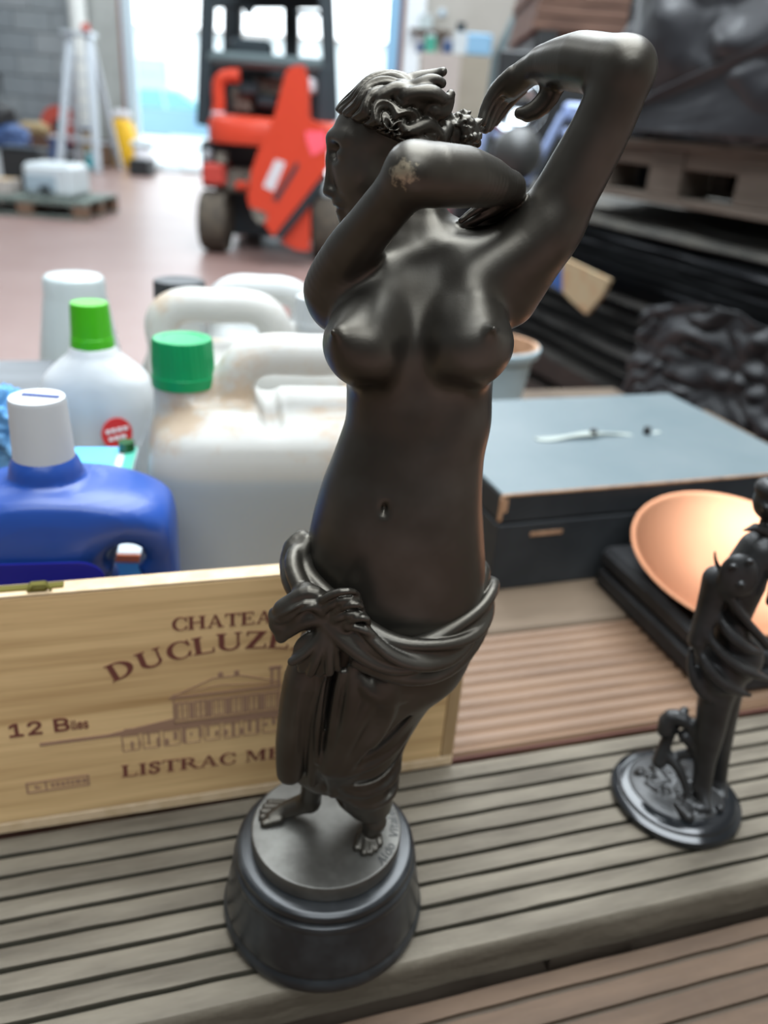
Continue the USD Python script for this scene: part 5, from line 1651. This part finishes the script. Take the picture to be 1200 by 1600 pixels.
t = thing("tubular_frame", "periwinkle blue tubular folding frame between the statue's arms", "frame", (0, 0, 0))
for a, b2 in (((845, 244), (880, 178)), ((748, 238), (760, 196))):
    p, q = at_y(*a, 3.05), at_y(*b2, 3.05)
    p = p + (p - q) / np.linalg.norm(p - q) * max(0, (p[2] - TZ) / max(1e-3, (q - p)[2] / np.linalg.norm(q - p)))
    obj("tube", tube([p, q], .013, 10), "periwinkle", t)
for x0, y0, x1, y1 in ((880, 160, 918, 190), (876, 200, 896, 218), (768, 205, 788, 216)):
    c = pbox(x0, y0, x1, y1, 3.06, .03)
    obj("pad", bx(*c, bevel=.014), "periwinkle", t)
t = thing("pink_tub", "pink plastic tub on the floor seen behind the statue's neck", "tub", (0, 0, 0))
_c = at_y(712, 336, 4.4)
obj("tub", lathe([(0, 0), (.13, 0), (.17, _c[2] + .08), (.18, _c[2] + .08), (.18, _c[2] + .10), (.16, _c[2] + .10), (.12, .02), (0, .02)], 40, (_c[0], 4.4, 0)), "pink", t, smooth=30)
# bronze: dark brown patina, rubbed to bare metal in one spot on the raised elbow
def bronze_look(spot):
    LOOK["bronze"] = usdkit.material(stage, "/World/Looks/bronze", {
        "tc": ("texture_coordinate", {}), "n": ("noise_texture", {"scale": 34.0, "detail": 4.0}), "ra": ("rgb_ramp", {"ramp": [(.40, (0.070, 0.062, 0.050)), (.72, (0.104, 0.096, 0.082))]}),
        "d": ("vector_math", {"math_type": "distance", "vector2": spot}), "wn": ("noise_texture", {"scale": 420.0, "detail": 5.0, "roughness": .7}),
        "ws": ("math", {"math_type": "multiply_add", "value2": 0.010, "value3": -.005}), "wa": ("math", {"math_type": "add"}), "wr": ("map_range", {"from_min": .0022, "from_max": .0046, "to_min": .9, "to_max": 0.0, "clamp": True}),
        "mx": ("mix_color", {"b": (0.50, 0.42, 0.29)}), "bn": ("noise_texture", {"scale": 900.0, "detail": 4.0}), "b": ("bump", {"strength": .08, "distance": .0003}),
        "p": ("principled_bsdf", {"roughness": .40, "metallic": .85})},
        [("tc.object", "n.vector"), ("n.fac", "ra.fac"), ("tc.object", "d.vector1"), ("tc.object", "wn.vector"), ("wn.fac", "ws.value1"), ("d.value", "wa.value1"), ("ws.value", "wa.value2"), ("wa.value", "wr.value"),
         ("wr.result", "mx.fac"), ("ra.color", "mx.a"), ("mx.result", "p.base_color"), ("tc.object", "bn.vector"), ("bn.fac", "b.height"), ("b.normal", "p.normal")], surface="p.BSDF")


# ------------------------------------------------------------------ the bronze statue (its own axes: centimetres, x right, y away, z up from the deck)
BASE = np.array([-0.019, 0.327, DECK])


def S(px, py, y):
    return (at_y(px, py, BASE[1] + y / 100) - BASE) * 100


def Sz(px, py, z):
    return (on_z(px, py, DECK + z / 100) - BASE) * 100


def torso_rows(tab):
    out = []
    for py, xl, xr, yf, yb in tab:
        a, b = S(xl, py, 0), S(xr, py, 0)
        out.append(((a[2] + b[2]) / 2, a[0], b[0], yf, yb))
    return out


def build_figure():
    s = Sculpt((-5.2, -6.2, 5.8), (11.6, 7.0, 46.6), QUAL * 0.065)
    # trunk
    s.loft(torso_rows([(1010, 472, 745, -2.6, 2.9), (930, 476, 758, -3.0, 3.1), (870, 478, 760, -3.1, 3.2), (820, 487, 757, -3.15, 3.0), (760, 503, 754, -2.95, 2.5), (700, 526, 757, -2.65, 2.2), (650, 541, 768, -2.5, 2.2),
                       (600, 541, 770, -2.45, 2.4), (545, 538, 775, -2.35, 2.5), (490, 535, 790, -2.05, 2.4), (440, 545, 800, -1.6, 2.2), (405, 570, 795, -1.15, 1.9), (375, 610, 760, -0.6, 1.7), (345, 640, 720, -0.1, 1.5)]), k=0, p=2.25)
    # chest: shoulder girdle and collar bones
    s.cone(S(545, 455, 0.3), S(775, 420, 0.4), 1.05, 1.15, 1.2)
    s.cone(S(600, 415, -0.6), S(660, 392, -0.7), .35, .3, .7)
    s.cone(S(770, 395, -0.5), S(695, 385, -0.7), .35, .3, .7)
    # breasts
    for c, r, n0, n1, top in ((S(570, 540, -1.9), (1.42, 1.5, 1.42), S(529, 525, -3.2), S(521, 519, -3.62), S(600, 448, -1.2)), (S(735, 538, -1.9), (1.45, 1.5, 1.42), S(764, 522, -3.35), S(771, 514, -3.8), S(735, 442, -1.2))):
        s.ell(c, r, 1.15)
        s.cone(top, c + np.array([0, -.30, .2]), .35, 1.25, 1.3)
        s.cone(c + np.array([0, -.35, .0]), n0, 1.12, .3, 0.6)
    # muscles of the belly, navel, loins
    s.cone(S(655, 470, -2.9), S(640, 640, -3.25), .22, .25, .9, cut=True)
    s.cone(S(636, 650, -3.1), S(606, 775, -3.55), .16, .2, .9, cut=True)
    s.cone(S(600, 690, -3.0), S(575, 620, -2.85), .25, .3, .8, cut=True)
    s.cone(S(690, 690, -3.0), S(720, 620, -2.85), .25, .3, .8, cut=True)
    s.soften(3.5 / QUAL)
    for n0, n1 in ((S(529, 525, -3.2), S(521, 519, -3.62)), (S(764, 522, -3.35), S(771, 514, -3.8))):
        s.cone(n0, n1, .24, .11, 0.3)
    s.ell(S(600, 800, -3.12), (.13, .5, .25), 0.3, cut=True)
    # her left arm: raised, the elbow to the right, the forearm folded back behind the head
    sh, el, wr = S(783, 425, 0.3), S(977, 108, -0.8), S(850, 100, 2.5)
    s.chain([sh, S(835, 372, 0.15), S(872, 322, 0), S(905, 265, -0.2), S(942, 195, -0.55), el], [1.45, 1.28, 1.22, 1.16, 1.07, 1.02], 0.9)
    s.cone(S(800, 470, .6), S(870, 350, .3), .95, .8, 1.0)
    s.cone(S(745, 430, -.7), S(850, 365, -.25), .75, .85, 1.0)
    s.chain([el, S(950, 104, -.2), S(905, 97, 1.0), S(874, 98, 1.8), wr], [.95, 1.02, 1.0, .84, .66], 0.35)
    # its hand, hanging over the nape
    k0, k1 = S(829, 110, 3.0), S(800, 131, 3.6)
    s.chain([wr, k0, k1], [.62, .56, .54], .15)
    s.cone(S(828, 113, 3.4), S(797, 138, 4.1), .46, .48, .2)
    for q, (a, b, c, r) in enumerate([((800, 118, 3.2), (772, 146, 3.5), (753, 190, 3.4), .27), ((806, 122, 3.6), (776, 155, 4.0), (758, 200, 3.9), .28), ((810, 130, 4.1), (782, 162, 4.5), (764, 198, 4.4), .27), ((814, 138, 4.6), (790, 166, 5.0), (774, 190, 4.9), .24)]):
        s.chain(curve([S(*a), S(*b), S(*c)], 6), np.linspace(r + .06, r - .05, 6), .12)
    s.chain(curve([S(852, 104, 2.6), S(866, 122, 2.3), S(852, 158, 2.2), S(812, 177, 2.4)], 9), [.46, .46, .45, .43, .41, .39, .36, .32, .22], .35)
    # her right arm: raised in front, the forearm folded across the neck to the other shoulder
    sh2, el2 = S(521, 452, 0.1), S(647, 270, -3.7)
    s.chain([sh2, S(541, 404, -.9), S(577, 357, -2.0), S(613, 312, -3.0), el2], [1.2, 1.0, .9, .85, .93], 0.7)
    s.cone(S(525, 480, .4), S(560, 500, .2), .95, .8, .7)
    wr2 = S(796, 293, -.6)
    s.chain([el2, S(680, 274, -3.3), S(724, 277, -2.5), S(762, 285, -1.6), wr2], [.95, 1.05, 1.02, .86, .55], 0.35)
    s.chain([wr2, S(797, 306, 0.1), S(778, 318, .5)], [.52, .45, .42], .3)
    for a, b, c, r in [((792, 312, -.3), (765, 331, .1), (722, 350, .1), .24), ((790, 318, .1), (768, 338, .5), (728, 354, .5), .25), ((786, 322, .5), (768, 344, .9), (742, 352, .9), .24), ((784, 318, .9), (770, 340, 1.3), (752, 350, 1.3), .22), ((780, 306, -.2), (752, 322, -.1), (720, 345, -.3), .2)]:
        s.chain(curve([S(*a), S(*b), S(*c)], 6), np.linspace(r + .05, r - .09, 6), .1)
    # neck
    s.cone(S(664, 385, .9), S(634, 285, 1.7), 1.28, 1.12, 0.7)
    s.cone(S(676, 378, -.3), S(672, 320, .5), .3, .3, .5)
    s.cone(S(700, 380, 1.0), S(775, 410, .7), .8, .9, .8)
    # head in profile to the left
    hy = 1.9
    s.ell(S(616, 203, hy), (1.95, 1.6, 1.7), 0.4)
    s.ell(S(575, 233, hy), (1.52, 1.36, 1.75), 0.5)
    s.ell(S(570, 285, hy), (1.2, 1.12, 1.2), 0.5)
    for e in (-1, 1):
        s.cone(S(628, 285, hy + .95 * e), S(560, 333, hy + .42 * e), .5, .42, .5)
        s.ell(S(578, 268, hy + .86 * e), (.62, .36, .55), .5)
        s.cone(S(521, 214, hy + .2 * e), S(545, 214, hy + 1.0 * e), .22, .2, .3)
        s.ell(S(516, 236, hy + .66 * e), (.50, .46, .32), .25, cut=True)
        s.ell(S(540, 241, hy + .66 * e), (.36, .40, .27), .12)
        s.cone(S(519, 300, hy + .2 * e), S(526, 301, hy + .26 * e), .15, .15, .15)
    s.cone(S(523, 220, hy), S(519, 250, hy), .26, .2, .3)
    s.cone(S(519, 250, hy), S(514, 297, hy), .19, .23, .25)
    s.ell(S(513, 299, hy), (.19, .23, .18), .12)
    s.ell(S(536, 316, hy), (.42, .55, .33), .3)
    s.ell(S(529, 320, hy), (.2, .42, .12), .12)
    s.ell(S(533, 330, hy), (.2, .36, .13), .12)
    s.cone(S(524, 325, hy - .4), S(524, 325, hy + .4), .05, .05, .12, cut=True)
    s.ell(S(545, 343, hy), (.42, .42, .38), .35)
    ear = S(640, 232, hy - 1.42)
    s.ell(ear, (.36, .2, .56), .12)
    s.ell(ear + np.array([-.05, -.2, .05]), (.18, .14, .32), .1, cut=True)
    # ankles and feet
    a1, a2 = Sz(484, 1252, 7.6), Sz(585, 1283, 7.4)
    s.cone(S(500, 1170, -.6), a1, .85, .55, .3)
    t1 = Sz(425, 1278, 6.45)
    s.chain([a1, Sz(455, 1262, 6.9), t1], [.6, .5, .34], .3)
    for k, (px, py, r) in enumerate([(413, 1287, .24), (409, 1277, .2), (410, 1268, .19), (414, 1260, .18), (420, 1253, .17)]):
        s.cone(Sz(437 + 3 * k, 1280 - 6 * k, 6.5), Sz(px, py, 6.35), .24, r, .1)
    s.cone(S(575, 1215, .4), a2, .85, .62, .3)
    t2 = Sz(577, 1304, 6.5)
    s.chain([a2, t2], [.6, .45], .3)
    for k, (px, py, r) in enumerate([(558, 1324, .25), (569, 1332, .22), (579, 1331, .2), (587, 1326, .19), (594, 1318, .18)]):
        s.cone(Sz(564 + 6 * k, 1305 - 2 * k, 6.5), Sz(px, py, 6.35), .26, r, .07)
    return s.mesh(0.01, 2)


def build_hair():
    hy = 1.9
    s = Sculpt((-2.2, -0.8, 38.6), (5.6, 4.9, 45.4), QUAL * 0.045)
    c = S(613, 203, hy)
    R = np.array([2.02, 1.7, 1.74])

    def at(beta, th, e):
        d = np.array([-math.cos(th) * math.cos(beta), -math.sin(beta), math.sin(th) * math.cos(beta)])
        return c + d * (R + e)

    rnd = random.Random(5)
    # the mass of hair: a shell over the skull, cut off at the hairline and furrowed into wavy locks
    h0, h1, h2 = S(506, 178, 0), S(634, 232, 0), S(650, 292, 0)
    sl, X = s._sub(s.lo, s.lo + s.h * s.n, 0)
    x, y, z = (X[0] - c[0]) / R[0], (X[1] - c[1]) / R[1], (X[2] - c[2]) / R[2]
    rho = np.sqrt(x * x + y * y + z * z) + 1e-4
    beta, th = np.arcsin(np.clip(-y / rho, -1, 1)), np.arctan2(z, -x)
    wob = meshkit.noise(np.stack(np.broadcast_arrays(x * 2.2, y * 2.2, z * 2.2), -1), 4) - .5
    ph = 11.0 * beta + 1.25 * np.sin(4.6 * th + 2.0 * beta) + 1.6 * wob
    lock = np.sqrt(np.abs(np.cos(ph)) + .02)
    fine = np.abs(np.cos(3 * ph + .6 * np.sin(9 * th)))
    side = np.interp(X[0], [h0[0], h1[0], h2[0]], [h0[2], h1[2], h2[2]])
    edge = np.clip((X[2] - side) / .28, 0, 1)
    edge = edge * edge * (3 - 2 * edge)
    off = -.25 + edge * (.20 + .27 * lock + .05 * fine + .09 * np.sin(4.6 * th + 1.2 + 3 * beta))
    s.g = np.minimum(s.g, ((rho - 1) * 1.8 - off).astype(np.float32) * .8)
    # rolled locks over the temple and round the ear, and loose curls at the crown
    for pts, r in [([(575, 140), (600, 148), (622, 140), (650, 160), (680, 160), (697, 182)], .24), ([(628, 196), (650, 202), (668, 196), (684, 210), (698, 206)], .22),
                   ([(640, 232), (656, 222), (674, 230), (694, 224)], .22), ([(690, 170), (700, 192), (690, 214), (702, 226)], .22)]:
        q = []
        for px, py in pts:
            z = S(px, py, hy)
            dx, dz = (z[0] - c[0]) / (R[0] + .2), (z[2] - c[2]) / (R[2] + .2)
            yy = -(R[1] + .10) * math.sqrt(max(0.02, 1 - dx * dx - dz * dz))
            q.append(S(px, py, hy + yy))
        q = curve(q, 22)
        s.chain(q, (r + .06) * np.sin(np.linspace(.5, 2.7, 22)), .1)
    for pts, r in [([(630, 140, 1.0), (652, 136, .8), (672, 126, .8), (690, 130, .9)], .24), ([(632, 134, 1.9), (656, 122, 1.8), (676, 117, 1.8), (692, 112, 1.7)], .22), ([(664, 148, .5), (682, 150, .5), (694, 156, .7), (704, 148, .9)], .24), ([(680, 172, .6), (696, 172, .8), (703, 160, .9)], .22), ([(640, 150, .4), (668, 146, .3), (690, 156, .4)], .2)]:
        s.chain(curve([S(*q) for q in pts], 14), r * np.linspace(1.5, .75, 14), .14)
    # the knot of hair behind the head
    b = S(722, 208, hy + .1)
    s.ell(b, (.72, .7, .66), .15)
    s.cone(S(695, 205, hy), b, .5, .5, .2)
    for i in range(46):
        d = np.array([rnd.gauss(0, 1), rnd.gauss(-.4, 1), rnd.gauss(.2, 1)]); d /= np.linalg.norm(d)
        p = b + d * np.array([.72, .7, .66])
        s.ell(p, (rnd.uniform(.1, .2),) * 3, .05)
        s.cone(p + d * .02, p + d * .02 + np.array([rnd.uniform(-.2, .2), rnd.uniform(-.2, .2), rnd.uniform(-.2, .2)]), .1, .06, .05)
    return s.mesh(0.01, 1)


def build_drapery():
    s = Sculpt((-5.2, -6.0, 6.0), (9.2, 5.6, 27.0), QUAL * 0.06)
    # skirt round both legs
    s.loft(torso_rows([(960, 478, 752, -2.95, 3.1), (1000, 470, 742, -2.9, 3.0), (1040, 462, 722, -2.9, 2.8), (1075, 458, 680, -2.8, 2.6), (1110, 452, 655, -2.7, 2.4), (1150, 448, 634, -2.6, 2.2), (1190, 448, 622, -2.3, 2.1), (1222, 500, 616, -1.9, 2.0), (1258, 540, 613, -1.3, 1.9)]), k=0, p=2.1)
    # the fold that hangs in front of her right leg
    s.chain([S(492, 1010, -2.3), S(475, 1060, -2.5), S(462, 1120, -2.5), S(455, 1170, -2.4), S(453, 1205, -2.3)], [.8, .95, .86, .78, .68], .25)
    s.chain([S(510, 1040, -2.9), S(497, 1110, -2.9), S(490, 1175, -2.6), S(487, 1222, -2.3)], [.35, .4, .36, .28], .18)
    for pts, r, cut in [([(520, 1050, -3.3), (506, 1110, -3.25), (504, 1170, -2.9), (508, 1230, -2.3)], .11, True), ([(490, 1060, -3.6), (479, 1120, -3.5), (474, 1180, -3.2), (473, 1215, -3.1)], .16, True), ([(535, 1050, -3.2), (521, 1120, -3.1), (516, 1180, -2.75), (520, 1240, -2.2)], .22, False),
                        ([(552, 1040, -3.1), (548, 1090, -3.25), (533, 1160, -3.05), (512, 1200, -2.75)], .3, False), ([(575, 1045, -3.25), (565, 1100, -3.4), (560, 1150, -3.2)], .1, True), ([(560, 1040, -3.0), (575, 1075, -3.3), (610, 1090, -3.0), (650, 1080, -2.2)], .22, False),
                        ([(655, 1070, -2.0), (625, 1130, -2.2), (560, 1185, -2.7)], .2, True), ([(640, 1120, -1.4), (615, 1170, -1.9), (560, 1200, -2.5), (525, 1200, -2.6)], .24, False), ([(628, 1160, -1.1), (600, 1205, -1.7), (555, 1222, -2.3)], .18, True), ([(620, 1185, -.9), (600, 1228, -1.6), (560, 1238, -2.0), (535, 1225, -2.2)], .26, False),
                        ([(618, 1215, -.6), (600, 1252, -1.3), (570, 1258, -1.7), (548, 1246, -1.9)], .22, False), ([(600, 1060, -3.1), (605, 1120, -2.9), (580, 1160, -2.9)], .3, False)]:
        q = curve([S(*p) for p in pts], 10)
        s.chain(q, r, .2, cut)
    for pts, r in [([(590, 1068, -3.1), (562, 1118, -3.35), (534, 1180, -2.95), (520, 1215, -2.5)], .2), ([(625, 1085, -2.3), (590, 1140, -2.9), (545, 1200, -2.7)], .2), ([(470, 1075, -3.35), (462, 1130, -3.3), (458, 1190, -3.0)], .16), ([(508, 1062, -3.3), (497, 1130, -3.3), (495, 1190, -2.9)], .15), ([(660, 1078, -1.6), (640, 1112, -1.6), (606, 1165, -2.1)], .2)]:
        s.chain(curve([S(*p) for p in pts], 12), r * np.sin(np.linspace(.4, 2.8, 12)), .14)
    # knee under the cloth
    s.ell(S(528, 1185, -2.1), (.9, .8, 1.2), .7)
    s.cone(S(590, 1060, -2.3), S(528, 1175, -2.1), 1.2, .85, .8)
    # opening below, over the ankles
    s.ell(S(512, 1262, -1.9), (.85, 1.8, .9), .3, cut=True)
    # the rolled cloth round the hips: strands twisted about a ring
    ring = [(470, 868, -.9), (466, 900, -2.2), (505, 948, -3.2), (556, 990, -3.75), (610, 1022, -3.95), (665, 1022, -3.5), (712, 1000, -2.6), (744, 962, -1.3), (757, 918, .2)]
    front = [S(*q) for q in ring]
    back = [np.array([6.4, 2.3, 21.8]), np.array([4.6, 3.6, 21.8]), np.array([2.6, 3.9, 22.0]), np.array([.3, 3.2, 22.8]), np.array([-1.3, 1.2, 23.2])]
    loop = curve(front + back + [front[0]], 90)
    tang = np.gradient(loop, axis=0); tang /= np.linalg.norm(tang, axis=1, keepdims=True)
    for k in range(5):
        pts, rs = [], []
        for i in range(len(loop)):
            u = i / (len(loop) - 1)
            fr = rot_to(tang[i], (0, 0, 1))
            a = 2 * PI * (k / 5 + 1.6 * u) + .5 * math.sin(9 * u + k)
            w = .52 * (1 - .25 * math.exp(-((u - .0) / .07) ** 2))
            pts.append(loop[i] + fr[:, 0] * math.cos(a) * w * 1.2 + fr[:, 1] * math.sin(a) * w * .9)
            rs.append(.35 + .08 * math.sin(14 * u + 2 * k))
        s.chain(pts, rs, .12)
    s.chain(loop, .45, .15)
    # the second, lower roll on the right
    for off, r in ((0, .42), (1, .3)):
        s.chain(curve([S(560, 1030, -3.5), S(620, 1052 + 6 * off, -3.6), S(675, 1050 + 8 * off, -2.9 - .2 * off), S(722, 1022 + 8 * off, -1.9), S(748, 984 + 6 * off, -.6), S(752, 960, .8)], 20), r, .2)
    # cloth gathered up over her right hip
    for pts, r in [([(472, 842, -.6), (455, 862, -1.0), (452, 888, -1.4), (462, 920, -2.2)], .42), ([(480, 846, -.9), (470, 876, -1.6), (478, 910, -2.4), (500, 940, -3.1)], .36), ([(463, 846, -.2), (450, 872, -.4), (455, 905, -1.0)], .36)]:
        s.chain(curve([S(*p) for p in pts], 12), r, .14)
    # knot: a wad wound round with folds
    kn = S(534, 955, -3.5)
    s.ell(kn, (.85, .75, 1.1), .25)
    for k in range(6):
        u = k / 5.0
        s.chain(curve([S(502 + 12 * k, 962 + 8 * k, -3.5), S(510 + 9 * k, 934 + 9 * k, -4.25), S(536 + 6 * k, 924 + 11 * k + 5 * math.sin(3 * k), -4.45 + .15 * (k % 2)), S(563 + 1 * k, 936 + 14 * k, -3.7)], 12), (.17 + .05 * (k % 2)) * np.sin(np.linspace(.6, 2.7, 12)), .1)
    s.cone(S(522, 942, -4.55), S(546, 985, -4.5), .05, .09, .15, cut=True)
    # bow: the short end, a folded flap to the left
    s.ell(S(468, 958, -3.6), (1.15, .5, .8), .3, rot=rot_to((.3, -.2, 1), (1, 0, .25)))
    s.ell(S(440, 976, -3.62), (.55, .3, .48), .2)
    for pts, r0, r1 in [([(512, 948, -3.6), (478, 926, -3.75), (452, 940, -3.7), (432, 957, -3.5)], .36, .26), ([(508, 958, -3.9), (474, 948, -4.2), (446, 964, -4.1), (426, 966, -3.7)], .26, .14), ([(508, 964, -3.7), (480, 970, -3.9), (454, 986, -3.8), (438, 996, -3.6)], .34, .22), ([(426, 958, -3.5), (430, 978, -3.6), (440, 996, -3.6)], .17, .2), ([(500, 940, -3.4), (480, 918, -3.4), (462, 930, -3.3)], .28, .2)]:
        s.chain(curve([S(*p) for p in pts], 10), np.linspace(r0, r1, 10), .2)
    s.cone(S(482, 944, -4.4), S(436, 972, -4.15), .07, .12, .2, cut=True)
    # bow: the long end, fanning down
    s.ell(S(494, 1022, -3.9), (1.05, .25, 1.15), .3)
    for k, (px, py) in enumerate([(456, 1034), (470, 1046), (485, 1052), (500, 1053), (515, 1050), (528, 1044)]):
        s.chain(curve([S(512 + 2 * k, 966, -3.7), S(496 + 5 * k, 1000, -4.05 + .1 * (k % 2)), S(px, py, -4.15 + .35 * (k % 2))], 10), np.linspace(.24, .2 - .04 * (k % 2), 10), .16)
    return s.mesh(0.01, 1)


def statue():
    bronze_look(tuple(S(632, 270, -4.5) / 100))
    t = thing("bronze_statue", "dark patinated bronze statue of a woman with raised arms on a round black plinth", "statue", BASE)
    obj("figure", build_figure(), "bronze", t, smooth=True, label="bare bronze figure with both arms raised and head turned in profile")
    obj("hair", build_hair(), "bronze", t, smooth=True, label="wavy hair gathered in a knot behind the head")
    obj("drapery", build_drapery(), "bronze", t, smooth=True, label="twisted cloth knotted round the hips and hanging over the legs")
    disc = lathe([(0, 5.2), (4.05, 5.2), (4.17, 5.25), (4.2, 5.4), (4.2, 6.08), (4.15, 6.18), (4.03, 6.22), (0, 6.22)], 96)
    disc.apply_scale(0.01)
    obj("base_disc", disc, "bronze_disc", t, smooth=30)
    prof = [(0, 0), (5.45, 0), (5.70, .08), (5.80, .3), (5.82, .55), (5.75, .78), (5.64, .9), (5.60, 1.0), (5.63, 1.15), (5.60, 1.6), (5.48, 2.4), (5.33, 3.2), (5.21, 3.8), (5.17, 3.95), (5.19, 4.05), (5.21, 4.2), (5.15, 4.36), (5.04, 4.45), (5.0, 4.53), (5.03, 4.66), (5.06, 4.82), (5.02, 5.02), (4.9, 5.15), (4.72, 5.21), (4.3, 5.22), (0, 5.22)]
    pl = lathe(prof, 128)
    pl.apply_scale(0.01)
    obj("plinth", pl, "black_marble", t, smooth=30, label="turned black stone plinth with a rounded top edge")
    # signature along the rim of the disc
    word, parts, ang = "Aldo Vitaleh", [], -38.0
    for ch in word:
        if ch == " ":
            ang += 6.0
            continue
        g = meshkit.text_mesh(ch, 0.0048, 0.00030, True)
        w = g.bounds[1, 0] - g.bounds[0, 0]
        g.apply_translation((-g.bounds[0, 0] - w / 2, 0, 0))
        sh = np.eye(4); sh[0, 1] = .2
        g.apply_transform(sh)
        step = math.degrees((w + .0008) / 0.0404)
        a = math.radians(ang + step / 2)
        parts.append(frame(g, (0.0404 * math.cos(a), 0.0404 * math.sin(a), 0.0621), (-math.sin(a), math.cos(a), 0), (-math.cos(a), -math.sin(a), 0)))
        ang += step
    obj("signature", cat(*parts), "engraving", t, smooth=False, label="signature lettering along the rim of the disc")


QUAL = 1.0
statue()
